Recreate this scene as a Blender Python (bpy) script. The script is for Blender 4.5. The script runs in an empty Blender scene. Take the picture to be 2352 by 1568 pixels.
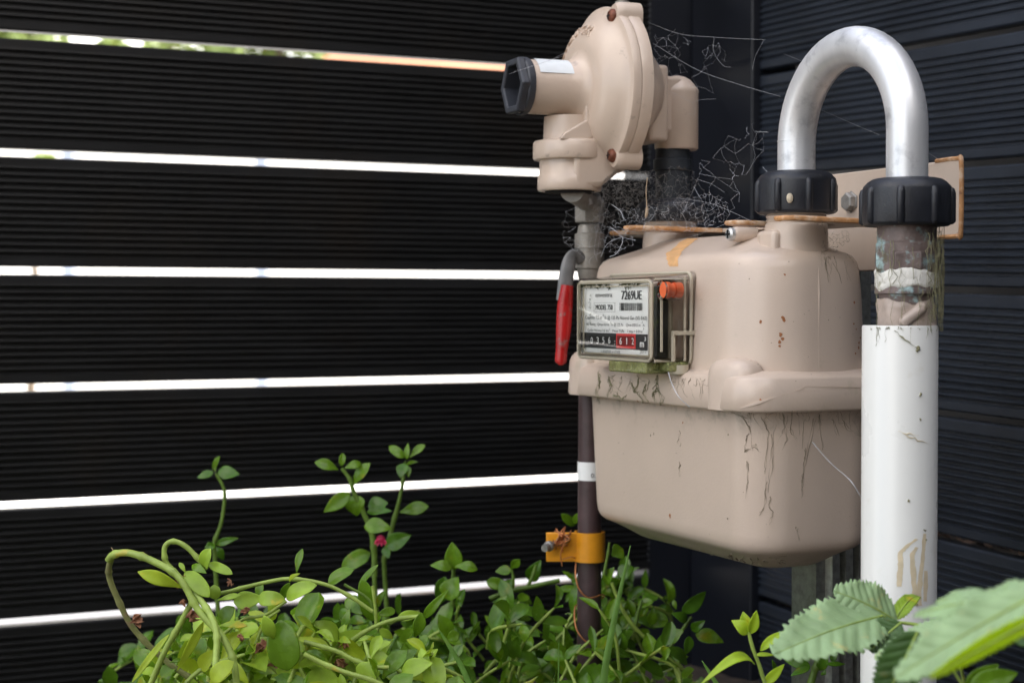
import bpy, bmesh, math, random
from mathutils import Vector, Matrix
from mathutils.bvhtree import BVHTree
R = math.radians
S = bpy.context.scene
COL = S.collection
random.seed(7)

# ------------------------------------------------------------------ camera
CZ = 0.52                      # camera height above the soil
FPX = 3795.0                   # focal length in units of a 2352 px wide picture
PITCH = R(1.27)
cam_d = bpy.data.cameras.new('camera'); cam = bpy.data.objects.new('camera', cam_d); COL.objects.link(cam)
cam.location = (0, 0, CZ); cam.rotation_euler = (R(90) - PITCH, 0, 0)
cam_d.sensor_width = 36; cam_d.lens = 36 * FPX / 2352
cam_d.clip_start = 0.02; cam_d.clip_end = 400
cam_d.dof.use_dof = True; cam_d.dof.focus_distance = 1.36; cam_d.dof.aperture_fstop = 7.5
S.camera = cam
# ------------------------------------------------------------------ light
U = Vector((0.42, -0.9075, 0)).normalized()      # along the meter's width, towards the lens
W = Vector((-U.y, U.x, 0))                       # away from the meter's face
SUN_EL = R(58)
sdir = (W * 0.90 + U * 0.20).normalized()        # horizontal direction to the sun
SUN_AZ = math.atan2(sdir.x, sdir.y)
world = bpy.data.worlds.new('World'); S.world = world; world.use_nodes = True
nt = world.node_tree; nt.nodes.clear()
sky = nt.nodes.new('ShaderNodeTexSky'); sky.sky_type = 'NISHITA'; sky.sun_disc = False
sky.sun_elevation = SUN_EL; sky.sun_rotation = SUN_AZ; sky.altitude = 50; sky.dust_density = 2.0; sky.air_density = 1.0
tc = nt.nodes.new('ShaderNodeTexCoord')
cn = nt.nodes.new('ShaderNodeTexNoise'); cn.inputs['Scale'].default_value = 1.5; cn.inputs['Detail'].default_value = 6
cr = nt.nodes.new('ShaderNodeValToRGB'); cr.color_ramp.elements[0].position = 0.36; cr.color_ramp.elements[1].position = 0.68
mx = nt.nodes.new('ShaderNodeMix'); mx.data_type = 'RGBA'
mx.inputs[7].default_value = (14.0, 12.9, 11.5, 1)   # cloud added to whiten and warm the blue sky light
bgn = nt.nodes.new('ShaderNodeBackground'); bgn.inputs[1].default_value = 0.10
wo = nt.nodes.new('ShaderNodeOutputWorld')
nt.links.new(tc.outputs['Generated'], cn.inputs['Vector']); nt.links.new(cn.outputs['Fac'], cr.inputs['Fac'])
nt.links.new(cr.outputs['Color'], mx.inputs[0]); nt.links.new(sky.outputs[0], mx.inputs[6])
nt.links.new(mx.outputs[2], bgn.inputs[0]); nt.links.new(bgn.outputs[0], wo.inputs[0])
sl = bpy.data.lights.new('sun', 'SUN'); sl.energy = 4.0; sl.angle = R(0.53); sl.color = (1, 0.95, 0.88)
so = bpy.data.objects.new('sun', sl); COL.objects.link(so)
to_sun = Vector((sdir.x * math.cos(SUN_EL), sdir.y * math.cos(SUN_EL), math.sin(SUN_EL)))
so.rotation_euler = to_sun.to_track_quat('Z', 'Y').to_euler(); so.location = (0, 0, 5)
S.view_settings.view_transform = 'Standard'; S.view_settings.look = 'None'; S.view_settings.gamma = 1
S.view_settings.exposure = 2.05

# ------------------------------------------------------------------ frames
P2 = Vector((0.2405, 1.40, 0)); SP = 0.2095       # right port axis; spacing of the two ports
def L(u, w, z): return P2 + U * u + W * w + Vector((0, 0, CZ + z))
Z3 = Vector((0, 0, 1))
cp, sp_ = math.cos(PITCH), math.sin(PITCH)
def ray(px, py):
    x = (px - 1176) / FPX; y = -(py - 784) / FPX
    return Vector((x, cp + y * sp_, -sp_ + y * cp))
CAM = Vector((0, 0, CZ))
def at(px, py, d):                                  # the point seen there whose distance in Y is d
    r = ray(px, py); return CAM + r * (d / r.y)
def on_plane(px, py, p0, n):
    r = ray(px, py); return CAM + r * ((p0 - CAM).dot(n) / r.dot(n))
def pxsize(npx, d): return npx * d / FPX

# ------------------------------------------------------------------ objects
BASE = {}
def thing(name, label, cat, loc, group=None):
    o = bpy.data.objects.new(name, None); COL.objects.link(o); o.location = loc; o.empty_display_size = 0.02
    o['label'] = label; o['category'] = cat
    if group: o['group'] = group
    BASE[o.name] = Vector(loc); return o
class MB:
    def __init__(s): s.v = []; s.f = []
    def add(s, vs, fs):
        k = len(s.v); s.v += [Vector(a) for a in vs]; s.f += [tuple(i + k for i in f) for f in fs]
    def box(s, c, ax, ay, az, hx, hy, hz):
        c = Vector(c); P = []
        for i in (-1, 1):
            for j in (-1, 1):
                for k in (-1, 1): P.append(c + ax * (hx * i) + ay * (hy * j) + az * (hz * k))
        s.add(P, [(0, 1, 3, 2), (4, 6, 7, 5), (0, 4, 5, 1), (2, 3, 7, 6), (0, 2, 6, 4), (1, 5, 7, 3)])
    def loft(s, loops, cap0=True, cap1=True, closed=True):
        n = len(loops[0]); vs = [p for l in loops for p in l]; fs = []
        for a in range(len(loops) - 1):
            for i in range(n if closed else n - 1):
                j = (i + 1) % n; fs.append((a * n + i, a * n + j, (a + 1) * n + j, (a + 1) * n + i))
        if cap0: fs.append(tuple(reversed(range(n))))
        if cap1: fs.append(tuple(range((len(loops) - 1) * n, len(loops) * n)))
        s.add(vs, fs)
    def lathe(s, o, ax, prof, n=48, ref=None, cap0=True, cap1=True, mod=None):
        o = Vector(o); ax = ax.normalized()
        e1 = (ref or (Vector((1, 0, 0)) if abs(ax.x) < .9 else Vector((0, 1, 0)))); e1 = (e1 - ax * e1.dot(ax)).normalized(); e2 = ax.cross(e1)
        loops = []
        for (h, r) in prof:
            l = []
            for i in range(n):
                a = 2 * math.pi * i / n; rr = r * (mod(a, h) if mod else 1)
                l.append(o + ax * h + e1 * (rr * math.cos(a)) + e2 * (rr * math.sin(a)))
            loops.append(l)
        s.loft(loops, cap0, cap1)
    def tube(s, pts, rad, n=10, cap=True):
        pts = [Vector(p) for p in pts]
        if not isinstance(rad, (list, tuple)): rad = [rad] * len(pts)
        t0 = (pts[1] - pts[0]).normalized(); e = t0.orthogonal().normalized(); loops = []
        for i, p in enumerate(pts):
            t = (pts[min(i + 1, len(pts) - 1)] - pts[max(i - 1, 0)])
            t = t.normalized() if t.length > 1e-9 else t0
            e = (e - t * e.dot(t))
            e = e.normalized() if e.length > 1e-6 else t.orthogonal().normalized()
            b = t.cross(e)
            loops.append([p + e * (rad[i] * math.cos(2 * math.pi * k / n)) + b * (rad[i] * math.sin(2 * math.pi * k / n)) for k in range(n)])
        s.loft(loops, cap, cap)
    def sphere(s, c, r, sx=(1, 1, 1), ax=None, n=16, m=10):
        c = Vector(c); A = ax or (Vector((1, 0, 0)), Vector((0, 1, 0)), Z3); loops = []
        for j in range(1, m):
            t = math.pi * j / m
            loops.append([c + A[0] * (r * sx[0] * math.sin(t) * math.cos(2 * math.pi * i / n)) + A[1] * (r * sx[1] * math.sin(t) * math.sin(2 * math.pi * i / n)) - A[2] * (r * sx[2] * math.cos(t)) for i in range(n)])
        s.loft(loops)
    def prism(s, poly, d):                            # poly: list of world points, d: extrusion vector
        s.loft([poly, [p + d for p in poly]])
    def bvh(s): return BVHTree.FromPolygons([tuple(v) for v in s.v], s.f)
    def build(s, name, mat, parent=None, smooth=35, bevel=0, subsurf=0, solidify=0, fix=True):
        b = BASE[parent.name] if parent else Vector((0, 0, 0))
        me = bpy.data.meshes.new(name); me.from_pydata([tuple(v - b) for v in s.v], [], s.f); me.update()
        if fix:
            bm = bmesh.new(); bm.from_mesh(me); bmesh.ops.recalc_face_normals(bm, faces=bm.faces); bm.to_mesh(me); bm.free()
        o = bpy.data.objects.new(name, me); COL.objects.link(o)
        if mat: me.materials.append(mat)
        if smooth:
            me.polygons.foreach_set('use_smooth', [True] * len(me.polygons)); me.set_sharp_from_angle(angle=R(smooth))
        if bevel:
            m = o.modifiers.new('b', 'BEVEL'); m.width = bevel; m.segments = 3; m.limit_method = 'ANGLE'; m.angle_limit = R(32)
        if solidify:
            m = o.modifiers.new('s', 'SOLIDIFY'); m.thickness = solidify; m.offset = 0
        if subsurf:
            m = o.modifiers.new('u', 'SUBSURF'); m.levels = m.render_levels = subsurf
        if parent: o.parent = parent
        BASE[o.name] = b; return o
def struct(o, kind='structure', label=None, cat=None, group=None):
    if kind: o['kind'] = kind
    if label: o['label'] = label
    if cat: o['category'] = cat
    if group: o['group'] = group
    return o
def smooth_path(pts, n=6):                            # Catmull-Rom
    pts = [Vector(p) for p in pts]; out = []
    P = [pts[0] * 2 - pts[1]] + pts + [pts[-1] * 2 - pts[-2]]
    for i in range(1, len(P) - 2):
        for k in range(n):
            t = k / n; a, b, c, d = P[i - 1], P[i], P[i + 1], P[i + 2]
            out.append(0.5 * ((2 * b) + (c - a) * t + (2 * a - 5 * b + 4 * c - d) * t * t + (3 * b - a - 3 * c + d) * t ** 3))
    out.append(pts[-1]); return out

# ------------------------------------------------------------------ materials
def node(t, ty, **k):
    n = t.nodes.new(ty)
    for a, b in k.items():
        try: n.inputs[a].default_value = b
        except Exception: setattr(n, a, b)
    return n
def pm(name, col, rough=0.5, metal=0.0, var=0.12, vscale=30, bump=0.0, bscale=200, spec=0.5, coat=0, spots=None, spots2=None, stretch=None, trans=0, rvar=0.1, grad=None):
    """principled with noise mottling; spots=(colour, scale, threshold, softness)"""
    m = bpy.data.materials.new(name); m.use_nodes = True; t = m.node_tree; b = t.nodes['Principled BSDF']
    b.inputs['Roughness'].default_value = rough; b.inputs['Metallic'].default_value = metal
    b.inputs['Specular IOR Level'].default_value = spec; b.inputs['Coat Weight'].default_value = coat
    tcn = t.nodes.new('ShaderNodeTexCoord'); mp = t.nodes.new('ShaderNodeMapping')
    t.links.new(tcn.outputs['Object'], mp.inputs[0])
    if stretch: mp.inputs['Scale'].default_value = stretch
    n1 = node(t, 'ShaderNodeTexNoise', Scale=vscale, Detail=6.0, Roughness=0.6); t.links.new(mp.outputs[0], n1.inputs['Vector'])
    ra = t.nodes.new('ShaderNodeValToRGB'); ra.color_ramp.elements[0].position = .3; ra.color_ramp.elements[1].position = .7
    ra.color_ramp.elements[0].color = (*[c * (1 - var) for c in col], 1); ra.color_ramp.elements[1].color = (*[min(1, c * (1 + var)) for c in col], 1)
    t.links.new(n1.outputs['Fac'], ra.inputs[0]); last = ra.outputs[0]
    for sp in [s for s in (spots, spots2) if s]:
        sc, s_, th, sf = sp[:4]
        n2 = node(t, 'ShaderNodeTexNoise', Scale=s_, Detail=7.0, Roughness=0.65); t.links.new(tcn.outputs['Object'], n2.inputs['Vector'])
        mr = node(t, 'ShaderNodeMapRange'); mr.inputs['From Min'].default_value = th; mr.inputs['From Max'].default_value = th + sf
        t.links.new(n2.outputs['Fac'], mr.inputs[0]); fac = mr.outputs[0]
        if len(sp) > 4:                              # restrict by height: (z at full, z at none) in object space
            sx = t.nodes.new('ShaderNodeSeparateXYZ'); t.links.new(tcn.outputs['Object'], sx.inputs[0])
            m2 = node(t, 'ShaderNodeMapRange'); m2.inputs['From Min'].default_value = sp[5]; m2.inputs['From Max'].default_value = sp[4]
            t.links.new(sx.outputs['Z'], m2.inputs[0])
            mu = t.nodes.new('ShaderNodeMath'); mu.operation = 'MULTIPLY'; t.links.new(fac, mu.inputs[0]); t.links.new(m2.outputs[0], mu.inputs[1]); fac = mu.outputs[0]
        mi = t.nodes.new('ShaderNodeMix'); mi.data_type = 'RGBA'; t.links.new(fac, mi.inputs[0]); t.links.new(last, mi.inputs[6]); mi.inputs[7].default_value = (*sc, 1)
        last = mi.outputs[2]
    t.links.new(last, b.inputs['Base Color'])
    if rvar:
        mr = node(t, 'ShaderNodeMapRange'); mr.inputs['To Min'].default_value = max(0.02, rough - rvar); mr.inputs['To Max'].default_value = rough + rvar
        t.links.new(n1.outputs['Fac'], mr.inputs[0]); t.links.new(mr.outputs[0], b.inputs['Roughness'])
    if bump:
        n3 = node(t, 'ShaderNodeTexNoise', Scale=bscale, Detail=4.0); t.links.new(mp.outputs[0], n3.inputs['Vector'])
        bp = node(t, 'ShaderNodeBump', Strength=bump, Distance=0.001); t.links.new(n3.outputs['Fac'], bp.inputs['Height']); t.links.new(bp.outputs[0], b.inputs['Normal'])
    return m
def leafmat(name, col, trans=0.3, rough=0.35, var=0.25, vein=0.0, back=None):
    m = pm(name, col, rough, var=var, vscale=60, bump=0.3, bscale=180, spec=0.42, rvar=.06, spots=((min(1, col[0] * 2.1 + .03), col[1] * 1.15, col[2] * .8), 48, .60, .12))
    t = m.node_tree; b = t.nodes['Principled BSDF']; out = [n for n in t.nodes if n.type == 'OUTPUT_MATERIAL'][0]
    tr = t.nodes.new('ShaderNodeBsdfTranslucent'); tr.inputs[0].default_value = (min(1, col[0] * 1.7), min(1, col[1] * 1.5), col[2] * .6, 1)
    mi = t.nodes.new('ShaderNodeMixShader'); mi.inputs[0].default_value = trans
    t.links.new(b.outputs[0], mi.inputs[1]); t.links.new(tr.outputs[0], mi.inputs[2]); t.links.new(mi.outputs[0], out.inputs[0])
    return m
def clearmat(name, tint=(0.93, 0.92, 0.86), dirt=(0.33, 0.36, 0.14), dth=0.56, haze=0.06, dsoft=0.12, rough=0.06):
    m = bpy.data.materials.new(name); m.use_nodes = True; t = m.node_tree; t.nodes.clear()
    out = t.nodes.new('ShaderNodeOutputMaterial'); tr = t.nodes.new('ShaderNodeBsdfTransparent'); tr.inputs[0].default_value = (*tint, 1)
    gl = t.nodes.new('ShaderNodeBsdfGlossy'); gl.inputs[1].default_value = rough
    fr = t.nodes.new('ShaderNodeFresnel'); fr.inputs[0].default_value = 1.45
    m1 = t.nodes.new('ShaderNodeMixShader'); t.links.new(fr.outputs[0], m1.inputs[0]); t.links.new(tr.outputs[0], m1.inputs[1]); t.links.new(gl.outputs[0], m1.inputs[2])
    df = t.nodes.new('ShaderNodeBsdfDiffuse'); df.inputs[0].default_value = (*dirt, 1)
    tcn = t.nodes.new('ShaderNodeTexCoord'); n = node(t, 'ShaderNodeTexNoise', Scale=55.0, Detail=8.0, Roughness=0.7); t.links.new(tcn.outputs['Object'], n.inputs['Vector'])
    mr = node(t, 'ShaderNodeMapRange'); mr.inputs['From Min'].default_value = dth; mr.inputs['From Max'].default_value = dth + dsoft; mr.inputs['To Min'].default_value = haze; mr.inputs['To Max'].default_value = 0.8
    t.links.new(n.outputs['Fac'], mr.inputs[0])
    m2 = t.nodes.new('ShaderNodeMixShader'); t.links.new(mr.outputs[0], m2.inputs[0]); t.links.new(m1.outputs[0], m2.inputs[1]); t.links.new(df.outputs[0], m2.inputs[2])
    t.links.new(m2.outputs[0], out.inputs[0]); return m

M = {}
M['meter'] = pm('meter_paint', (0.59, 0.48, 0.395), 0.31, var=0.035, rvar=.03, vscale=14, bump=0.14, bscale=420, spots=((0.19, 0.15, 0.10), 330, 0.735, 0.03), spots2=((0.30, 0.28, 0.17), 16, 0.60, 0.28))
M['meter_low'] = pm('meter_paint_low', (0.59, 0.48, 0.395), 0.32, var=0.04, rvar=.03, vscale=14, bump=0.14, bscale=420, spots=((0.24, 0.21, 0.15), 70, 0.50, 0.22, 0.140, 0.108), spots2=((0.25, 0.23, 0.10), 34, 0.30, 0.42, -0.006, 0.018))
M['reg'] = pm('regulator_paint', (0.59, 0.475, 0.385), 0.29, rvar=.03, var=0.05, vscale=20, bump=0.08, bscale=400, spots=((0.14, 0.11, 0.08), 42, 0.62, 0.16))
M['black_pl'] = pm('black_plastic', (0.014, 0.016, 0.022), 0.42, var=0.35, vscale=60, bump=0.25, bscale=700, spots=((0.12, 0.115, 0.10), 160, 0.66, 0.14))
M['black_end'] = pm('black_end', (0.035, 0.039, 0.050), 0.5, var=0.2, vscale=60, bump=0.1, bscale=500)
M['black_pipe'] = pm('black_pipe', (0.018, 0.023, 0.030), 0.5, var=0.3, vscale=60, spots=((0.12, 0.09, 0.06), 60, 0.6, 0.15))
M['void'] = pm('void', (0.006, 0.006, 0.007), 0.8, var=0)
M['alu'] = pm('aluminium', (0.76, 0.77, 0.785), 0.42, metal=0.55, var=0.09, vscale=45, bump=0.12, bscale=260, stretch=(1, 1, .25), rvar=0.10, spots=((0.50, 0.51, 0.53), 26, 0.55, 0.12))
M['brass'] = pm('oxidised_copper', (0.17, 0.13, 0.12), 0.5, metal=0.25, var=0.3, vscale=80, bump=0.5, bscale=260, spots=((0.40, 0.58, 0.60), 62, 0.54, 0.12), spots2=((0.11, 0.10, 0.05), 34, 0.56, 0.12))
M['tape'] = pm('thread_tape', (0.74, 0.73, 0.68), 0.7, var=0.1, vscale=90, bump=1.0, bscale=260, spots=((0.24, 0.22, 0.10), 70, 0.57, 0.12))
M['clay'] = pm('greasy_tape', (0.44, 0.36, 0.31), 0.42, var=0.25, vscale=55, bump=0.8, bscale=90, spots=((0.19, 0.17, 0.08), 50, 0.6, 0.12))
M['pvc'] = pm('white_pvc', (0.76, 0.765, 0.73), 0.28, var=0.02, vscale=10, bump=0.04, spots=((0.60, 0.57, 0.47), 26, 0.58, 0.30), spots2=((0.52, 0.45, 0.33), 200, 0.715, 0.04))
M['bracket'] = pm('bracket_paint', (0.59, 0.48, 0.39), 0.42, var=0.05, vscale=30, bump=0.1)
M['rust'] = pm('rust_edge', (0.50, 0.25, 0.10), 0.6, var=0.30, vscale=90, bump=0.3, spots=((0.62, 0.47, 0.34), 45, 0.50, 0.12), spots2=((0.20, 0.08, 0.035), 110, 0.60, 0.08))
M['rustbolt'] = pm('rusted_bolt', (0.16, 0.05, 0.025), 0.45, metal=0.3, var=0.5, vscale=200, bump=0.8, bscale=500)
M['zinc'] = pm('zinc', (0.55, 0.56, 0.56), 0.4, metal=0.8, var=0.2, vscale=150, bump=0.3, bscale=500)
M['galv'] = pm('galvanised', (0.34, 0.35, 0.32), 0.36, metal=0.85, var=0.3, vscale=140, bump=0.3, bscale=300, spots=((0.16, 0.16, 0.11), 40, 0.58, 0.2))
M['fit'] = pm('grey_fitting', (0.30, 0.28, 0.25), 0.5, metal=0.4, var=0.25, vscale=70, bump=0.3)
M['bolt'] = pm('bolt_zinc', (0.30, 0.29, 0.27), 0.45, metal=0.5, var=0.25, vscale=150, bump=0.3, bscale=500)
M['brownpipe'] = pm('brown_pipe', (0.060, 0.035, 0.036), 0.45, var=0.35, vscale=50, bump=0.25, bscale=400, spots=((0.14, 0.12, 0.13), 90, 0.64, 0.1))
M['yellow'] = pm('yellow_enamel', (0.80, 0.33, 0.015), 0.4, var=0.08, vscale=60, bump=0.1)
M['copper'] = pm('copper_wire', (0.62, 0.25, 0.10), 0.4, metal=0.6, var=0.25, vscale=200)
M['red'] = pm('red_grip', (0.40, 0.010, 0.010), 0.28, var=0.25, vscale=40, spots=((0.22, 0.12, 0.11), 70, .60, .1))
M['greygrip'] = pm('steel_lever', (0.16, 0.16, 0.16), 0.45, metal=0.4, var=0.3, vscale=60)
M['sticker'] = pm('sticker', (0.72, 0.76, 0.78), 0.45, var=0.04, vscale=90, spots=((0.35, 0.36, 0.36), 420, 0.70, 0.05))
M['label'] = pm('label_white', (0.88, 0.89, 0.88), 0.5, var=0.02, vscale=40)
M['ink'] = pm('ink', (0.030, 0.030, 0.035), 0.5, var=0)
M['inkgrey'] = pm('ink_grey', (0.22, 0.22, 0.22), 0.5, var=0.1)
M['band'] = pm('counter_band', (0.035, 0.037, 0.040), 0.5, var=0.2, vscale=100)
M['drum'] = pm('counter_drum', (0.012, 0.012, 0.013), 0.5, var=0)
M['redband'] = pm('red_band', (0.72, 0.06, 0.06), 0.5, var=0)
M['reddrum'] = pm('red_drum', (0.20, 0.015, 0.015), 0.5, var=0.3, vscale=200)
M['white'] = pm('white_print', (0.85, 0.85, 0.85), 0.5, var=0)
M['module'] = pm('dark_module', (0.035, 0.035, 0.033), 0.5, var=0.3, vscale=60, spots=((0.07, 0.09, 0.03), 60, 0.55, 0.1))
M['inner'] = pm('inner_beige', (0.42, 0.33, 0.27), 0.5, var=0.2, vscale=60)
M['orange'] = pm('orange_plug', (0.78, 0.15, 0.05), 0.35, var=0.1, vscale=80)
M['moss'] = pm('moss', (0.045, 0.055, 0.02), 0.9, var=0.5, vscale=300)
M['clear'] = clearmat('clear_cover', tint=(1, 1, 0.985), haze=0.008, dth=0.68, dsoft=.2)
M['clear2'] = clearmat('clear_lens', haze=0.015, dth=0.66)
M['edge'] = clearmat('clear_edge', tint=(0.97, 0.95, 0.88), dirt=(0.62, 0.56, 0.44), haze=0.68, dth=0.5, dsoft=0.5, rough=.2)
M['greenlip'] = clearmat('green_lip', tint=(0.86, 0.87, 0.66), dirt=(0.36, 0.38, 0.16), haze=0.30, dth=0.45, dsoft=.3)
M['fenceL'] = pm('black_composite', (0.0075, 0.0077, 0.0082), 0.50, var=0.35, vscale=8, bump=0.15, bscale=150, stretch=(1, 1, 6), spots=((0.011, 0.0085, 0.0065), 6, 0.50, 0.25), spots2=((0.10, 0.10, 0.09), 240, 0.755, 0.03), spec=.28)
M['fenceR'] = pm('skylit_black_composite', (0.020, 0.026, 0.038), 0.42, var=0.25, vscale=10, bump=0.2, bscale=200, spots=((0.06, 0.055, 0.05), 240, 0.70, 0.06))  # same black boards as the left; sky light put into the bluer colour
M['post'] = pm('dark_post', (0.0045, 0.006, 0.011), 0.5, var=0.25, vscale=8, bump=0.1)
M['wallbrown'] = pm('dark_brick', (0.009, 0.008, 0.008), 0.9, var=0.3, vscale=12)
M['rustmark'] = pm('rust_run', (0.66, 0.38, 0.17), 0.6, var=0.18, vscale=120)
M['algae'] = pm('algae', (0.22, 0.21, 0.12), 0.9, var=0.4, vscale=150)
M['thread'] = pm('dirty_thread', (0.27, 0.225, 0.165), 0.9, var=0.4, vscale=200)
M['web'] = pm('web_silk', (0.50, 0.51, 0.54), 0.6, var=0.2, vscale=120)
M['webdirty'] = pm('dusty_silk', (0.22, 0.21, 0.20), 0.8, var=0.4, vscale=90)
M['brownmark'] = pm('brown_run', (0.72, 0.62, 0.43), 0.5, var=0.12, vscale=100)
M['soil'] = pm('soil', (0.045, 0.032, 0.022), 0.95, var=0.5, vscale=40, bump=1.0, bscale=60)
M['concrete'] = pm('sunlit_concrete', (0.66, 0.65, 0.63), 0.9, var=0.1, vscale=3)
M['render'] = pm('white_render', (0.78, 0.77, 0.75), 0.8, var=0.04, vscale=2)
M['roofo'] = pm('terracotta', (0.62, 0.30, 0.19), 0.8, var=0.15, vscale=2)
M['bluepost'] = pm('blue_grey_post', (0.25, 0.29, 0.38), 0.6, var=0.1)
M['hedge'] = leafmat('hedge_leaf', (0.16, 0.22, 0.07), 0.2, 0.6)
M['bark'] = pm('bark', (0.10, 0.075, 0.05), 0.9, var=0.4, vscale=30)
M['leafL'] = leafmat('leaf_light', (0.31, 0.47, 0.045), 0.30, 0.36)
M['leafY'] = leafmat('leaf_yellow', (0.38, 0.50, 0.035), 0.35, 0.36)
M['leafM'] = leafmat('leaf_mid', (0.125, 0.25, 0.012), 0.30, 0.27)
M['leafD'] = leafmat('leaf_dark', (0.070, 0.175, 0.010), 0.25, 0.25)
M['stem'] = leafmat('stem_green', (0.30, 0.41, 0.08), 0.08, 0.42, var=0.3)
M['stemD'] = leafmat('stem_dark', (0.11, 0.19, 0.025), 0.08, 0.45)
M['stemO'] = pm('stem_old', (0.20, 0.21, 0.075), 0.5, var=0.35, vscale=70, bump=0.4, bscale=300, spots=((0.26, 0.19, 0.11), 60, 0.6, 0.1))
M['node'] = pm('stem_node', (0.30, 0.22, 0.13), 0.7, var=0.4, vscale=120)
M['dry'] = pm('dry_leaf', (0.30, 0.14, 0.075), 0.8, var=0.4, vscale=120, bump=0.6)
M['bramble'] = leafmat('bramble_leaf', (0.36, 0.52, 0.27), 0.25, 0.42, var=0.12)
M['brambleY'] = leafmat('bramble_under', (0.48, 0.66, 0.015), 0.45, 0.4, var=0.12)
M['brambleD'] = leafmat('bramble_dark', (0.06, 0.13, 0.03), 0.25, 0.4)  # darker green for the leaves underneath
M['flower'] = pm('magenta_bud', (0.55, 0.02, 0.09), 0.5, var=0.2)
M['grass'] = leafmat('grass_blade', (0.16, 0.32, 0.06), 0.3, 0.4)

# ================================================================== SETTING
CORNER = Vector((0.265, 2.37, 0))
def gsheet(name, x0, x1, y0, y1, z, mat, bump=0):
    m = MB(); n = 24 if bump else 1; vs = []; fs = []
    for j in range(n + 1):
        for i in range(n + 1):
            vs.append((x0 + (x1 - x0) * i / n, y0 + (y1 - y0) * j / n, z + (random.uniform(-bump, bump) if bump else 0)))
    for j in range(n):
        for i in range(n): a = j * (n + 1) + i; fs.append((a, a + 1, a + n + 2, a + n + 1))
    m.add(vs, fs); return m
g = gsheet('ground', -80, 80, -20, 140, -0.03, M['soil']).build('ground', M['soil'], smooth=0); struct(g)
def fl(s, out, z): return CORNER - W * s - U * out + Vector((0, 0, z))        # left fence frame: s to the left, out = beyond
def fr(s, out, z): return CORNER + U * s + W * out + Vector((0, 0, z))        # right fence frame: s to the lens, out = behind
# concrete yard beyond the left fence
m = MB(); m.prism([fl(-14, 0.10, -.026), fl(14, 0.10, -.026), fl(14, 16, -.026), fl(-14, 16, -.026)], Vector((0, 0, 0.03)))
struct(m.build('concrete_yard', M['concrete'], smooth=0))
# garden bed
bed = MB(); n = 44; vs = []; fs = []
for j in range(n + 1):
    for i in range(n + 1):
        p = fl(2.2 * i / n, -2.2 * j / n, 0.0); vs.append((p.x, p.y, 0.012 + 0.012 * math.sin(9 * p.x) * math.cos(7 * p.y) + random.uniform(-.006, .006)))
for j in range(n):
    for i in range(n): a = j * (n + 1) + i; fs.append((a, a + 1, a + n + 2, a + n + 1))
bed.add(vs, fs); struct(bed.build('garden_bed', M['soil'], smooth=60))

def board_profile(h, th, ngro=13, flat=0.011, gd=0.0032):
    """closed profile (y out, z): grooved on the inner side, y=0 inner face"""
    pts = [(0.002, 0.0), (0.0, 0.002), (0.0, flat)]
    gz0, gz1 = flat, h - flat; p = (gz1 - gz0) / ngro
    for k in range(ngro):
        z0 = gz0 + k * p
        pts += [(gd, z0 + .12 * p), (gd, z0 + .50 * p), (0.0, z0 + .64 * p), (-0.0003, z0 + .82 * p), (0.0, z0 + p)]
    pts += [(0.0, h - .002), (0.002, h), (th, h), (th, 0.0)]
    return pts
def fence(frame, name, label, s0, s1, mat, z_of, pitch, gap, k0, k1, posts):
    o = thing(name, label, 'fence', frame((s0 + s1) / 2, 0.01, 0))
    for k in range(k0, k1):
        h = pitch - gap; m = MB(); prof = board_profile(h, 0.018)
        zb = lambda s: CZ + z_of(s) - pitch * k + gap / 2      # bottom of the board that lies above gap k
        jig = random.uniform(-.0008, .0008)
        m.loft([[frame(s, y + jig, zb(s) + z) for (y, z) in prof] for s in (s0, s1)])
        m.build('board', mat, o, smooth=0)
    for (a, b, o0, o1, zt, mt) in posts:
        m = MB(); m.prism([frame(a, o0, -.02), frame(b, o0, -.02), frame(b, o1, -.02), frame(a, o1, -.02)], Vector((0, 0, zt)))
        m.build('post', mt, o, smooth=0, bevel=.003)
    return o
fence(fl, 'slatted_fence', 'black grooved board fence on the left with bright daylight showing through its gaps', 0.075, 2.3, M['fenceL'],
      lambda s: 0.3215, 0.1403, 0.0098, -6, 7, [(0.079, 0.0, 0.0, 0.075, 1.62, M['post']), (1.70, 1.78, 0.022, 0.09, 1.62, M['post'])])
fence(fr, 'slatted_fence', 'black grooved board fence on the right, sky light painted into its blue-grey tone, with dark closed gaps behind the white pipe', 0.162, 1.9, M['fenceR'],
      lambda s: 0.3150 - 0.0285 * s, 0.1412, 0.0085, -6, 7, [(0.004, 0.160, -0.012, 0.06, 1.62, M['post']), (1.05, 1.12, 0.022, 0.09, 1.62, M['post'])])
# small corner stile between the two posts
# house wall close behind the right fence (keeps the corner in shade)
hw = thing('house', 'dark brick house wall glimpsed through gaps of the right fence', 'house', fr(1.5, 0.45, 0))
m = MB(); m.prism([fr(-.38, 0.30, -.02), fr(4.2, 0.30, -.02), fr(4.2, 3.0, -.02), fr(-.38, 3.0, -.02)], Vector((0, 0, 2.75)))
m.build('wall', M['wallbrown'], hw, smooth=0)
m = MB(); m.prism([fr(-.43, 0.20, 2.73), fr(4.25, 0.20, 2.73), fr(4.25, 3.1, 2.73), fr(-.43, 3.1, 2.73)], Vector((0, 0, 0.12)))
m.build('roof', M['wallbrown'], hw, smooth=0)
low_sky_block = thing('house', 'unseen dark wall added behind the viewpoint to hold back low sky light', 'house', fl(1.5, -4.6, 0))  # added out of view: blocks low sky for stronger shading on the meter
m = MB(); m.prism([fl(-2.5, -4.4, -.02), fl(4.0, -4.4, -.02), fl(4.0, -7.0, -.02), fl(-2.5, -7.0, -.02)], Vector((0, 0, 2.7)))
m.build('wall', M['wallbrown'], low_sky_block, smooth=0)
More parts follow.
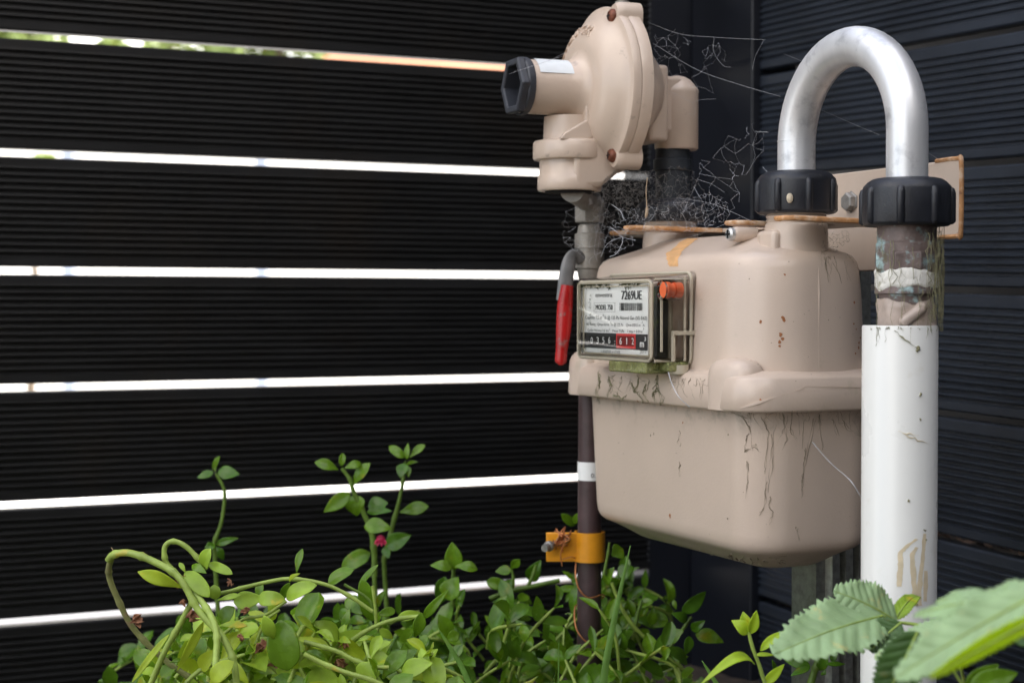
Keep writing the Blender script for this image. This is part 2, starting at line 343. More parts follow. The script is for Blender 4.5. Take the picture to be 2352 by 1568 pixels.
m = MB(); m.prism([fl(-2.6, -4.1, 2.68), fl(4.1, -4.1, 2.68), fl(4.1, -7.1, 2.68), fl(-2.6, -7.1, 2.68)], Vector((0, 0, .14)))
m.build('roof', M['wallbrown'], low_sky_block, smooth=0)
# leaf litter caught behind the right fence
m = MB(); rnd = random.Random(5)
for i in range(330):
    s = rnd.uniform(.35, 1.3); p = fr(s, rnd.uniform(.026, .10), CZ + (0.315 - .0285 * s) - .1412 * 4 - rnd.uniform(.0, .010))
    a = Vector((rnd.uniform(-1, 1), rnd.uniform(-1, 1), rnd.uniform(-.5, .5))).normalized() * rnd.uniform(.004, .012); b = a.cross(Vector((rnd.uniform(-1, 1), rnd.uniform(-1, 1), 1))).normalized() * rnd.uniform(.002, .006)
    m.add([p - a, p + b, p + a + Vector((0, 0, .002)), p - b], [(0, 1, 2, 3)])
struct(m.build('leaf_litter', pm('litter', (0.42, 0.27, 0.19), 0.9, var=0.6, vscale=60), smooth=0, fix=False), 'stuff')
m = MB(); m.prism([fr(.17, .024, 0), fr(2.0, .024, 0), fr(2.0, .28, 0), fr(.17, .28, 0)], Vector((0, 0, CZ - .275)))
struct(m.build('soil_bank', M['soil'], smooth=0))

# beyond the left fence: low white wall, blue posts, terracotta-coloured house, hedge
def wpt(px, d): r = ray(px, 700); return Vector((r.x / r.y * d, d, 0))
lw = thing('garden_wall', 'low white rendered wall in full sun beyond the left fence', 'wall', wpt(900, 8))
a, b = wpt(-900, 8.0), wpt(2600, 9.0); n_ = Vector((0, .15, 0))
m = MB(); m.prism([a, b, b + n_, a + n_], Vector((0, 0, CZ + 0.84))); m.build('wall', M['render'], lw, smooth=0)
m = MB(); m.prism([a + Vector((0, -.03, CZ + .84)), b + Vector((0, -.03, CZ + .84)), b + n_ + Vector((0, .03, CZ + .84)), a + n_ + Vector((0, .03, CZ + .84))], Vector((0, 0, .06))); m.build('coping', M['render'], lw, smooth=0)
for i, px in enumerate((160, 602)):
    q = wpt(px, 6.4); bp = MB(); bp.box(q + Vector((0, 0, .55)), Vector((1, 0, 0)), Vector((0, 1, 0)), Z3, .022, .022, .57)
    o = bp.build('post', M['bluepost'], smooth=0, bevel=.005); cpb = None
    struct(o, None, ['blue-grey post seen through the fence gaps at far left', 'blue-grey post seen through the fence gaps mid-way to the regulator'][i], 'post', 'posts beyond the fence')
hs = thing('house', 'terracotta coloured house seen through the top gap of the left fence', 'house', wpt(1200, 13))
m = MB(); a, b = wpt(735, 13.0), wpt(2300, 13.5); m.prism([a, b, b + Vector((0, 3, 0)), a + Vector((0, 3, 0))], Vector((0, 0, 4.2)))
m.build('wall', M['roofo'], hs, smooth=0)
m = MB(); a2, b2 = wpt(700, 12.7), wpt(2340, 13.2); m.prism([a2 + Z3 * 4.2, b2 + Z3 * 4.2, b2 + Vector((0, 3.6, 4.2)), a2 + Vector((0, 3.6, 4.2))], Vector((0, 0, 0.3)))
m.build('roof', M['roofo'], hs, smooth=0)
def bush(px, d, r, z, n, label, trunk=True, sc=.07):
    q = wpt(px, d); o = thing('tree', label, 'tree', q, 'trees beyond the fence'); m = MB(); rr = random.Random(int(px * 7 + d))
    cl = [(q + Vector((rr.uniform(-r, r), rr.uniform(-r, r) * .7, z + rr.uniform(-r, r) * .8)), r * rr.uniform(.25, .5)) for _ in range(14)]
    for i in range(n):
        c, cr_ = rr.choice(cl); dv = Vector((rr.gauss(0, 1), rr.gauss(0, 1), rr.gauss(0, 1))).normalized() * cr_ * rr.uniform(.5, 1)
        a = Vector((rr.gauss(0, 1), rr.gauss(0, 1), rr.gauss(0, 1))).normalized(); b = a.orthogonal().normalized(); s_ = sc * rr.uniform(.6, 1.3); p = c + dv
        m.add([p - a * s_, p + b * s_ * .5, p + a * s_, p - b * s_ * .5], [(0, 1, 2, 3)])
    m.build('crown', M['hedge'], o, smooth=0, fix=False)
    t = MB(); t.tube([q, q + Vector((.05, 0, z * .5)), q + Vector((0, .05, z))], [r * .1, r * .08, r * .05], 8); t.build('trunk', M['bark'], o)
bush(40, 11.0, 0.60, 2.0, 1100, 'small green tree beyond the far left end of the fence')
bush(390, 11.5, 0.40, 2.3, 500, 'thin green tree beyond the fence, between the far left one and the terracotta house')
bush(640, 10.6, 0.36, 2.25, 800, 'leafy green tree in front of the left end of the terracotta house')

bush(60, 6.9, .20, .98, 120, 'low green shrub against the white wall, at the far left end', sc=.05)

# ================================================================== GAS METER
def rrect(u0, u1, w0, w1, r, z, n=10, rl_=None):
    r = min(r, (u1 - u0) / 2 - 1e-4, (w1 - w0) / 2 - 1e-4); pts = []; R_ = r; q = min(r, rl_) if rl_ else r
    for (cu, cw, a0, r) in ((u1 - R_, w1 - R_, 0, R_), (u0 + q, w1 - q, 90, q), (u0 + q, w0 + q, 180, q), (u1 - R_, w0 + R_, 270, R_)):
        for i in range(n + 1):
            a = R(a0 + 90 * i / n); pts.append(L(cu + r * math.cos(a), cw + r * math.sin(a), z))
    return pts
u0, u1, hw_ = -0.263, 0.041, 0.0705
gm = thing('gas_meter', 'beige cast gas meter with its clear index window, hanging beside the white pipe', 'gas meter', L(-.105, 0, -.22))
def sec(ins, z, r=0.05): return rrect(u0 + ins + (.005 if z > -.07 else 0), u1 - ins, -hw_ + ins, hw_ - ins, max(.012, r - ins * .4), z, rl_=.024)
up = MB()
up.loft([sec(.0, -.066, .058), sec(.0005, -.052, .058), sec(.003, .010, .058), sec(.0045, .030, .058), sec(.0060, .0365, .058), sec(.0088, .0410, .058), sec(.0130, .0440, .058), sec(.0185, .0460, .058), sec(.032, .0515, .056), sec(.048, .0590, .054), sec(.056, .0615, .05), sec(.062, .0620, .05)], cap0=False)
EMB = {}
bv_up = up.bvh(); up_o = up.build('upper_case', M['meter'], gm, smooth=50)
lo = MB()
lo.loft([sec(.0022, -.082, .040), sec(.003, -.10, .040), sec(.0062, -.190, .038), sec(.0070, -.1975, .038), sec(.0088, -.2025, .038), sec(.0128, -.2062, .038), sec(.0195, -.2092, .037), sec(.030, -.2155, .036), sec(.038, -.2205, .035), sec(.044, -.2228, .034), sec(.055, -.2238, .034)], cap0=False)
bv_lo = lo.bvh(); lo_o = lo.build('lower_case', M['meter_low'], gm, smooth=50)
fg = MB()
def fsec(o, z, r=.030): return rrect(u0 - o, u1 + o, -hw_ - o, hw_ + o, r, z, rl_=.014)
fg.loft([fsec(.004, -.0865), fsec(.0105, -.0870), fsec(.0120, -.0850), fsec(.0115, -.0720), fsec(.0105, -.0605), fsec(.0085, -.0585), fsec(.0030, -.0560), fsec(-.004, -.0540)])
bv_fg = fg.bvh(); fg.build('flange', M['meter'], gm, smooth=60)
# bolt lugs rising from the flange corners
def lug(uc, wc, lu, lw, top, tail=0, yaw=0.0):
    m = MB(); loops = []
    du, dw = math.cos(yaw), math.sin(yaw)
    for (f, z) in ((1.0, -.0865), (1.0, -.060), (.96, -.054), (.86, -.0495), (.68, -.0462), (.42, -.0446), (.12, -.0440)):
        l = []
        for i in range(32):
            a = 2 * math.pi * i / 32; c, s_ = math.cos(a), math.sin(a)
            x = lu * f * math.copysign(abs(c) ** .75, c); y = lw * f * math.copysign(abs(s_) ** .75, s_)
            if tail and x > 0: x *= 1 + tail * (1 - (z + .0865) / .046)
            l.append(L(uc + x * du - y * dw, wc + x * dw + y * du, z * 1 + (top if z > -.06 else 0)))
        loops.append(l)
    m.loft(loops); m.build('bolt_lug', M['meter'], gm, smooth=70); return m
lug(.010, -.066, .025, .0165, .000, 0, R(14)); lug(-.253, -.066, .020, .017, .000); lug(-.236, .064, .022, .018, .0); lug(.020, .062, .022, .018, .0)
# port necks
for k, uc in enumerate((0.0, -SP)):
    m = MB(); m.lathe(L(uc, 0, 0), Z3, [(.036, .0275), (.0605, .0268), (.0640, .0265), (.0665, .0262), (.0675, .0262), (.0695, .0245), (.071, .0256), (.0725, .0245), (.0745, .0256), (.0760, .0245), (.080, .0255)], 48)
    m.build('port_neck', M['meter'], gm, smooth=50)
# boss in front of the right neck, web wall and test plug
m = MB(); m.prism([L(a, w, .040) for (a, w) in ((-.026, .0), (-.0265, -.012), (-.021, -.026), (-.006, -.0325), (.012, -.030), (.012, .0))], Z3 * .0225)
m.build('neck_boss', M['meter'], gm, smooth=30, bevel=.004)
m = MB(); m.prism([L(a, w, z) for (a, w, z) in ((-.022, -.020, .044), (-.022, -.020, .0610), (-.040, -.0215, .0580), (-.085, -.025, .0510), (-.085, -.025, .044))], W * .005)
m.build('neck_fin', M['meter'], gm, smooth=30, bevel=.002)
tp = MB(); tp.lathe(L(-.030, -.022, .0600), -W, [(0, .0065), (.018, .0065), (.0215, .0062), (.0225, .0055)], 24); tpo = tp.build('test_plug', M['meter'], gm, smooth=40)
sc_ = MB(); sc_.lathe(L(-.030, -.0445, .0600), -W, [(0, .0058), (.003, .0056), (.0045, .004)], 20); s_o = sc_.build('screw', M['zinc'], tpo)
sc2 = MB(); sc2.box(L(-.030, -.0492, .0600), U, W, Z3, .0035, .0004, .0008); sc2.box(L(-.030, -.0492, .0600), U, W, Z3, .0008, .0004, .0035); sc2.v and sc2.build('screw_slot', M['void'], tpo, smooth=0)

# ---- index box (clear cover) ----
WF = -0.109                                           # front of the cover
bx = MB()
def bsec(u_0, u_1, z0, z1, w, r, n=5):
    pts = []
    for (cu, cz, a0) in ((u_1 - r, z1 - r, 0), (u_0 + r, z1 - r, 90), (u_0 + r, z0 + r, 180), (u_1 - r, z0 + r, 270)):
        for i in range(n + 1):
            a = R(a0 + 90 * i / n); pts.append(L(cu + r * math.cos(a), w, cz + r * math.sin(a)))
    return pts
BU0, BU1, BZ0, BZ1 = -.196, -.056, -.0500, .0225
bx.loft([bsec(BU0 - .006, BU1 + .004, BZ0 - .001, BZ1 + .006, -.066, .006), bsec(BU0 - .003, BU1 + .003, BZ0 - .0005, BZ1 + .004, -.076, .006), bsec(BU0, BU1, BZ0, BZ1, WF + .004, .006), bsec(BU0 + .0012, BU1 - .0012, BZ0 + .0012, BZ1 - .0012, WF + .001, .005), bsec(BU0 + .0035, BU1 - .0035, BZ0 + .0035, BZ1 - .0035, WF, .004)], cap0=False)
cover = bx.build('index_cover', M['clear'], gm, smooth=40)
# visible thick edges of the moulding
e = MB()
def ring(u_0, u_1, z0, z1, w, r, t):
    l = bsec(u_0, u_1, z0, z1, w, r); e.tube(l + [l[0]], t, 6, cap=False)
ring(BU0 + .0022, BU1 - .0022, BZ0 + .0022, BZ1 - .0022, WF + .0020, .005, .0018)
ring(BU0 - .0045, BU1 + .0036, BZ0 - .0008, BZ1 + .005, -.0715, .006, .0016)
ring(BU0 + .009, BU1 - .0075, BZ0 + .006, BZ1 - .006, WF + .0035, .003, .0008)
for uu in (BU0 + .002, BU1 - .001):
    for zz in (BZ0 + .002, BZ1 - .001): e.tube([L(uu, WF + .004, zz), L(uu, -.072, zz)], .0012, 6)
# ribs on the end face
e.box(L(BU1 + .0025, -.100, -.010), U, W, Z3, .0008, .0008, .030); e.box(L(BU1 + .0025, -.0925, .0100), U, W, Z3, .0010, .0075, .0012)
e.box(L(BU1 + .004, -.077, -.0240), U, W, Z3, .0022, .0130, .0018); e.box(L(BU1 + .0035, -.089, -.036), U, W, Z3, .0018, .0010, .0125); e.box(L(BU1 + .0030, -.0775, -.012), U, W, Z3, .001, .0008, .036)
e.build('cover_edge', M['edge'], cover, smooth=40)
gl_ = MB(); gl_.box(L(-.100, WF + .012, BZ0 - .0045), U, W, Z3, .034, .011, .0048); gl_.box(L(-.064, -.084, BZ0 - .003), U, W, Z3, .012, .010, .004)
gl_.build('cover_lip', M['greenlip'], cover, smooth=40, bevel=.0015)
# screw boss below the cover
sb = MB(); sb.lathe(L(-.058, -.080, -.0605), Z3, [(0, .0065), (.0015, .0085), (.009, .0085)], 20); sb.build('cover_boss', M['edge'], cover)
# inside: module block and beige upright
ins = MB(); ins.box(L(-.0625, -.0955, -.015), U, W, Z3, .0030, .0060, .031); ins.build('dark_module', M['module'], gm, smooth=40, bevel=.001)
ins = MB(); ins.box(L(-.1275, -.086, -.014), U, W, Z3, .0640, .0155, .0335); ins.build('counter_housing', M['inner'], gm, smooth=40, bevel=.001)
ins = MB(); ins.box(L(-.0615, -.0795, -.013), U, W, Z3, .0022, .0095, .032); ins.box(L(-.0602, -.0840, .0075), U, W, Z3, .0012, .003, .0022); ins.build('inner_upright', M['inner'], gm, smooth=0)
ins = MB(); ins.lathe(L(-.0595, -.0880, -.046), Z3, [(0, .0022), (.052, .0022)], 12); ins.build('clear_rod', M['edge'], cover)
op_c = L(-.0480, -.0960, .0125)
op_ = MB(); op_.lathe(op_c, -W, [(-.011, .0066), (-.004, .0066), (-.0035, .0054), (.0, .0054), (.0005, .0070), (.0045, .0072), (.0056, .0062)], 28)
pl_o = op_.build('orange_plug', M['orange'], gm, smooth=40)
rg = MB(); rg.lathe(op_c, -W, [(-.011, .0086), (.0062, .0090), (.0072, .0088), (.0075, .0084), (.0055, .0078)], 28, cap0=False, cap1=False)
rg.build('plug_collar', M['clear'], pl_o, smooth=40)
# ---- label plate and its print ----
WL = -0.1032; LP0 = L(0, WL, 0); NRM = -W
def zl(x, y): return on_plane((1420 + x * 360 / 1882) * .91875, (660 + y * 300 / 1568) * .91875, LP0, W)
def lquad(m, pts, off): m.add([p + NRM * off for p in pts], [(0, 1, 2, 3)])
def rect(x0, y0, x1, y1, sk=0.0):                     # rectangle given in the label's own frame, measured on the photo
    return [zl(x0, y1), zl(x1, y1), zl(x1, y0), zl(x0, y0)]
def uz(p): q = p - P2; return (q.dot(U), q.z - CZ)
def rect2(x0, ym0, x1, ym1):                          # true rectangle: u from x at mid height, z from y at centre
    xm, ym = (x0 + x1) / 2, (ym0 + ym1) / 2
    a = uz(zl(x0, ym))[0]; b = uz(zl(x1, ym))[0]; c = uz(zl(xm, ym0))[1]; d = uz(zl(xm, ym1))[1]
    return a, b, d, c
def flat(m, r, off):
    a, b, c, d = r; m.add([L(a, WL - off, c), L(b, WL - off, c), L(b, WL - off, d), L(a, WL - off, d)], [(0, 1, 2, 3)])
lab = MB(); la = uz(zl(172, 700))[0]; lb = uz(zl(1043, 700))[0]; lt = uz(zl(700, 245))[1]; lbm = uz(zl(700, 1192))[1]
lab.box(L((la + lb) / 2, WL + .0010, (lt + lbm) / 2), U, W, Z3, (lb - la) / 2, .0009, (lt - lbm) / 2)
plate = lab.build('label_plate', M['label'], gm, smooth=0)
def text_mesh(s):
    c = bpy.data.curves.new('t', 'FONT'); c.body = s; c.resolution_u = 3
    o = bpy.data.objects.new('t', c); COL.objects.link(o); dg = bpy.context.evaluated_depsgraph_get(); dg.update()
    me = o.evaluated_get(dg).to_mesh(); vs = [v.co.copy() for v in me.vertices]; fs = [tuple(p.vertices) for p in me.polygons]
    o.evaluated_get(dg).to_mesh_clear(); bpy.data.objects.remove(o); bpy.data.curves.remove(c); return vs, fs
def text_on(m, s, x0, x1, ytop, ybase, off, cap=None):
    """fit the string between photo x0..x1 (at ybase) with cap height ytop..ybase"""
    vs, fs = text_mesh(s); minx = min(v.x for v in vs); maxx = max(v.x for v in vs)
    ym = (ytop + ybase) / 2; a = uz(zl(x0, ym))[0]; b = uz(zl(x1, ym))[0]; xm = (x0 + x1) / 2
    zt = uz(zl(xm, ytop))[1]; zb = uz(zl(xm, ybase))[1]; capf = 0.70
    m.add([L(a + (v.x - minx) / (maxx - minx) * (b - a), WL - off, zb + v.y / capf * (zt - zb)) for v in vs], fs)
def bold(m, s, x0, x1, yt, yb, off, d=3):
    for k in (-d, 0, d): text_on(m, s, x0 + k, x1 + k, yt, yb, off + .00001 * k)
ink = MB(); ig = MB(); wh = MB()
bold(ink, '7269UE', 703, 965, 345, 462, .0003, 4)
bold(ink, 'MODEL 750', 365, 585, 530, 597, .0003, 1.5)
text_on(ink, 'Capacity 7.5 m   /h @ 125 Pa Natural Gas (SG 0.62)', 230, 1036, 677, 722, .0003); text_on(ink, '3', 458, 470, 655, 682, .0003)
text_on(ink, 'Air Rating : Qmax 6.0 m   /h @ 125 Pa    Qmin 0.015 m   /h', 243, 1003, 772, 808, .0003); text_on(ink, '3', 553, 563, 755, 778, .0003); text_on(ink, '3', 968, 978, 748, 773, .0003)
text_on(ink, 'Cyclic Volume 2.0 dm     Pmax 7 kPa    1 imp = 0.01m', 260, 975, 853, 888, .0003); text_on(ink, '3', 540, 551, 838, 862, .0003); text_on(ink, '3', 984, 996, 832, 860, .0003)
bold(ig, 'envestra', 360, 580, 372, 430, .0003, 2)
text_on(ig, 'LANDIS + GYR', 440, 685, 1125, 1170, .0003); text_on(ig, '2011', 940, 1022, 1122, 1168, .0003)
rb = random.Random(3); x = 676
widths = []
while x < 976:
    w_ = rb.choice([3, 3, 4, 6, 8]); flat(ink, rect2(x, 507, min(x + w_, 976), 608), .0003); x += w_ + rb.choice([3, 4, 5, 8])
for r_ in ((342, 503, 618, 506), (342, 622, 618, 625), (342, 503, 345, 625), (615, 503, 618, 625)): flat(ig, rect2(*r_), .0003)
ink.build('black_print', M['ink'], plate, smooth=0, fix=False); ig.build('grey_print', M['inkgrey'], plate, smooth=0, fix=False)
bm_ = MB(); flat(bm_, (la, lb, rect2(300, 905, 400, 1095)[2], rect2(600, 905, 700, 1095)[3]), .0003); band = bm_.build('counter_band', M['band'], plate, smooth=0, fix=False)
m = MB(); flat(m, rect2(637, 908, 892, 1100), .0006); m.build('red_band', M['redband'], plate, smooth=0, fix=False)
m = MB(); flat(m, rect2(278, 940, 628, 1065), .0005); m.build('counter_window', M['drum'], plate, smooth=0, fix=False)
m = MB(); flat(m, rect2(654, 938, 874, 1068), .0009); m.build('red_counter_window', M['reddrum'], plate, smooth=0, fix=False)
for ch, xx in (('0', 308), ('3', 385), ('5', 460), ('6', 537)): bold(wh, ch, xx, xx + 27, 952, 1036, .0009, 1)
bold(wh, '6', 692, 718, 960, 1050, .0013, 1.5); bold(wh, '1', 780, 789, 960, 1050, .0013, 1); bold(wh, '2', 850, 876, 962, 1050, .0013, 1)
bold(wh, ':', 617, 626, 975, 1050, .0009, 1); bold(wh, 'm', 953, 1003, 985, 1085, .0009, 3); bold(wh, '3', 1008, 1030, 950, 1005, .0009, 2)
wh.build('white_digits', M['white'], plate, smooth=0, fix=False)
for yy in (940, 1065): pass
# moss along the top of the label
mo = MB(); rm = random.Random(9)
for i in range(230):
    x = rm.uniform(160, 580) if rm.random() < .68 else rm.uniform(690, 970)
    y = 262 - (x - 160) * .03 + abs(rm.gauss(0, 26)) * (1.0 if x < 900 else .5)
    a = zl(x, y) + NRM * rm.uniform(.001, .003); s_ = rm.uniform(.0004, .0014)
    d = Vector((rm.gauss(0, 1), rm.gauss(0, 1), rm.gauss(0, 1))).normalized(); mo.tube([a, a + d * s_, a + d * s_ * 2 + Z3 * rm.uniform(-.001, 0)], [s_ * .6, s_ * .5, s_ * .2], 5)
for i in range(22):
    x = 300 + rm.gauss(0, 10); y = rm.uniform(330, 760); a = zl(x, y) + NRM * .001; mo.tube([a, a + Vector((rm.gauss(0, .0006), 0, -.0012))], [.0003, .0001], 4)
mo.build('moss', M['moss'], cover, smooth=60)

# ---- marks lying on the meter's surfaces ----
BV = [bv_up, bv_fg, bv_lo]
def hit(px, py, bvs=None):
    r = ray(px, py).normalized(); best = None
    for b in (bvs or BV):
        h = b.ray_cast(CAM, r)
        if h[0] is not None and (best is None or h[3] < best[3]): best = h
    return best
def strand(m, pts, rad, bvs=None, off=.0004, jit=1.5, rnd=random, sub=4):
    out = []
    for i in range(len(pts) - 1):
        for k in range(sub):
            t = k / sub; out.append((pts[i][0] * (1 - t) + pts[i + 1][0] * t + rnd.gauss(0, jit), pts[i][1] * (1 - t) + pts[i + 1][1] * t + rnd.gauss(0, jit)))
    out.append(pts[-1]); P = []
    for q in out:
        h = hit(q[0], q[1], bvs)
        if h:
            n = h[1] if h[1].dot(h[0] - CAM) < 0 else -h[1]; P.append(h[0] + n * off)
    if len(P) > 1:
        ph_ = rnd.uniform(0, 6); m.tube(P, [rad * rnd.uniform(.5, 1.3) * (1 + .7 * math.sin(ph_ + .9 * i_)) * (1 - .6 * i_ / len(P)) for i_ in range(len(P))], 4)
def patch(m, left, right, bvs=None, off=.00025, sub=6, cols=3, jit=0, rnd=random):
    """a stain between two photo polylines, laid on the surface"""
    def rs(p):
        o = []
        for i in range(len(p) - 1):
            for k in range(sub): t = k / sub; o.append((p[i][0] * (1 - t) + p[i + 1][0] * t, p[i][1] * (1 - t) + p[i + 1][1] * t))
        o.append(p[-1]); return o
    A, B = rs(left), rs(right); rows = []
    for a, b in zip(A, B):
        ja, jb = rnd.gauss(0, jit), rnd.gauss(0, jit); row = []
        for c in range(cols + 1):
            t = c / cols; h = hit((a[0] + ja) * (1 - t) + (b[0] + jb) * t, a[1] * (1 - t) + b[1] * t, bvs)
            if not h: row = None; break
            n = h[1] if h[1].dot(h[0] - CAM) < 0 else -h[1]; row.append(h[0] + n * off)
        if row: rows.append(row)
    if len(rows) > 1: m.loft(rows, False, False, closed=False)
rr = random.Random(21)
st = MB()
patch(st, [(1583, 546), (1562, 556), (1545, 572), (1529, 583), (1532, 597), (1537, 612)], [(1606, 546), (1588, 560), (1566, 578), (1560, 590), (1558, 600), (1558, 612)], [bv_up], jit=1.2, rnd=rr)
st.build('rust_streak', M['rustmark'], up_o, smooth=60, fix=False)
MRUST = pm('rust_speck', (0.33, 0.13, 0.05), .7, var=.3)
def speck(px, py, r, mat=None):
    own = mat is None
    if own: mat = MB()
    h = hit(px, py)
    if not h: return
    n = h[1] if h[1].dot(h[0] - CAM) < 0 else -h[1]; a = n.orthogonal().normalized(); b = n.cross(a); k = rr.randint(5, 8); rad = r * h[0].y / FPX
    mat.add([h[0] + n * .0003 + (a * math.cos(6.283 * i / k) + b * math.sin(6.283 * i / k)) * rad * rr.uniform(.5, 1.3) for i in range(k)], [tuple(range(k))])
    if own: mat.build('rust_speck', MRUST, up_o, smooth=0, fix=False)
for (x, y, r) in ((1802, 631, 3), (1747, 739, 4), (1798, 730, 5), (1800, 735, 4), (1793, 768, 5), (1797, 778, 6), (1791, 785, 4), (1790, 795, 3), (1569, 970, 3), (1539, 1182, 4), (1540, 1188, 3), (1465, 920, 4), (1350, 910, 5), (1747, 918, 3)): speck(x, y, r)
for i in range(9): speck(rr.uniform(1960, 1985), rr.uniform(690, 860), rr.uniform(2, 5))
sp2 = MB()
for i in range(60): speck(rr.uniform(1400, 1970), rr.uniform(600, 1250), rr.uniform(.6, 1.6), sp2)
for (x, y) in ((1673, 998), (1672, 1190), (1495, 999), (1502, 996)): speck(x, y, 3, sp2)
struct(sp2.build('dirt_specks', M['thread'], lo_o, smooth=0, fix=False), 'stuff')
for pts in ([(1375, 858), (1378, 885), (1372, 905), (1379, 925)], [(1398, 870), (1405, 890), (1396, 912)], [(1410, 905), (1425, 915), (1440, 908)], [(1510, 862), (1508, 890), (1520, 915), (1518, 930)], [(1512, 890), (1500, 905), (1505, 925)], [(1450, 880), (1458, 900), (1468, 905), (1478, 925)], [(1468, 870), (1462, 900)], [(1485, 880), (1480, 910), (1490, 922)]):
    al = MB(); strand(al, pts, .0005, None, rnd=rr, jit=1.5)
    for q in range(3): strand(al, [(p[0] + rr.gauss(0, 2.5), p[1] + rr.gauss(0, 3)) for p in pts], .0003, None, rnd=rr, jit=2)
    al.build('algae_growth', M['algae'], gm, smooth=60)
for pts in ([(1700, 950), (1722, 985), (1714, 1010), (1712, 1035), (1735, 1025), (1745, 1035)], [(1752, 960), (1765, 990), (1760, 1040), (1757, 1090)], [(1718, 1060), (1718, 1100), (1714, 1140)], [(1775, 1000), (1772, 1060), (1765, 1130)],
            [(1770, 1140), (1765, 1160), (1775, 1180), (1768, 1200)], [(1830, 1210), (1835, 1240)], [(1870, 960), (1850, 1060), (1840, 1110)], [(1800, 950), (1805, 1010), (1795, 1030)], [(1930, 950), (1945, 985), (1975, 1000)], [(1910, 960), (1925, 1000)], [(1560, 990), (1562, 1020)], [(1560, 1065), (1562, 1090)],
            [(1820, 950), (1815, 990), (1830, 1010)], [(1880, 950), (1890, 1030)], [(1680, 945), (1715, 960)], [(1760, 1100), (1755, 1160), (1745, 1180)], [(1850, 1030), (1845, 1080), (1840, 1140)]):
    th = MB(); [strand(th, [(p[0] + rr.gauss(0, 1.5), p[1] + rr.gauss(0, 3)) for p in pts], .0002 if q else .00028, None, rnd=rr, jit=1.3, sub=6) for q in range(2)]; th.build('hanging_dirt', M['thread'], gm, smooth=60)
th = MB()
for i in range(22):
    x = rr.uniform(1690, 1975); strand(th, [(x, 944), (x + rr.gauss(0, 8), 955 + rr.random() * 20), (x + rr.gauss(0, 14), 965 + rr.random() ** 2 * 70)], .00014, None, rnd=rr, jit=1.6)
for i in range(26):
    x = rr.uniform(1380, 1630); y = 862 + (x - 1380) * .03; strand(th, [(x, y), (x + rr.gauss(0, 8), y + 12), (x + rr.gauss(0, 10), y + 12 + rr.random() * 40)], .0002, None, rnd=rr, jit=1.5)
for i in range(24):
    x = rr.uniform(1880, 1960); y = rr.uniform(515, 540); strand(th, [(x - 20, y), (x + rr.gauss(0, 8) - 10, y + 30), (x + rr.gauss(0, 8), y + 60 + rr.random() * 60)], .00018, None, rnd=rr, jit=2)
for i in range(34):
    x = rr.uniform(1480, 1800); y = 1278 + (x - 1480) * .05 + rr.uniform(-12, 12); strand(th, [(x, y), (x + rr.gauss(0, 10), y + rr.gauss(0, 6)), (x + rr.gauss(0, 14), y + rr.gauss(0, 8))], .0003, None, rnd=rr, jit=2)
struct(th.build('fine_dirt', M['thread'], gm, smooth=60), 'stuff')
# casting seam
sm_ = MB(); strand(sm_, [(1880, 590), (1881, 700), (1881, 840), (1884, 860)], .0006, [bv_up], jit=0, rnd=rr, off=.0); strand(sm_, [(1700, 937), (1780, 912), (1840, 893), (1850, 886)], .0009, [bv_fg], jit=0, off=0, rnd=rr); strand(sm_, [(1850, 887), (1975, 889)], .0007, [bv_fg], jit=0, off=0, rnd=rr)
sm_.build('casting_seam', M['meter'], gm, smooth=60)

# ================================================================== REGULATOR
rgr = thing('gas_regulator', 'round beige gas regulator with a spout, mounted above the left end of the meter', 'regulator', L(-SP, 0, .10)); rgr.rotation_euler.z = R(-3.5)
RC = lambda w, z=.202: L(-SP, w, z)
A_ = -W
# profile heights are measured along -W from the port axis
def rlat(m, prof, n=72, z=.202, **k): m.lathe(RC(0, z), A_, [(h + (.004 if r > .04 else 0), r * (.975 if r > .06 else 1)) for h, r in prof], n, ref=U, **k)
m = MB(); rlat(m, [(.022, .030), (.032, .045), (.043, .060), (.049, .0745), (.052, .0795), (.0610, .0800), (.0635, .0790)]); m.build('rear_housing', M['reg'], rgr, smooth=45)
m = MB(); rlat(m, [(.0640, .0790), (.0700, .0795), (.0720, .0785), (.0730, .0755), (.0745, .0715), (.0800, .0665), (.0865, .0590), (.0910, .0510), (.0945, .0430), (.0970, .0370), (.0990, .0325), (.1025, .0290), (.1070, .0265), (.115, .0255), (.1540, .0250), (.1540, .0240), (.1300, .0238)]); fh = m.build('front_housing', M['reg'], rgr, smooth=45); bvr = m.bvh()
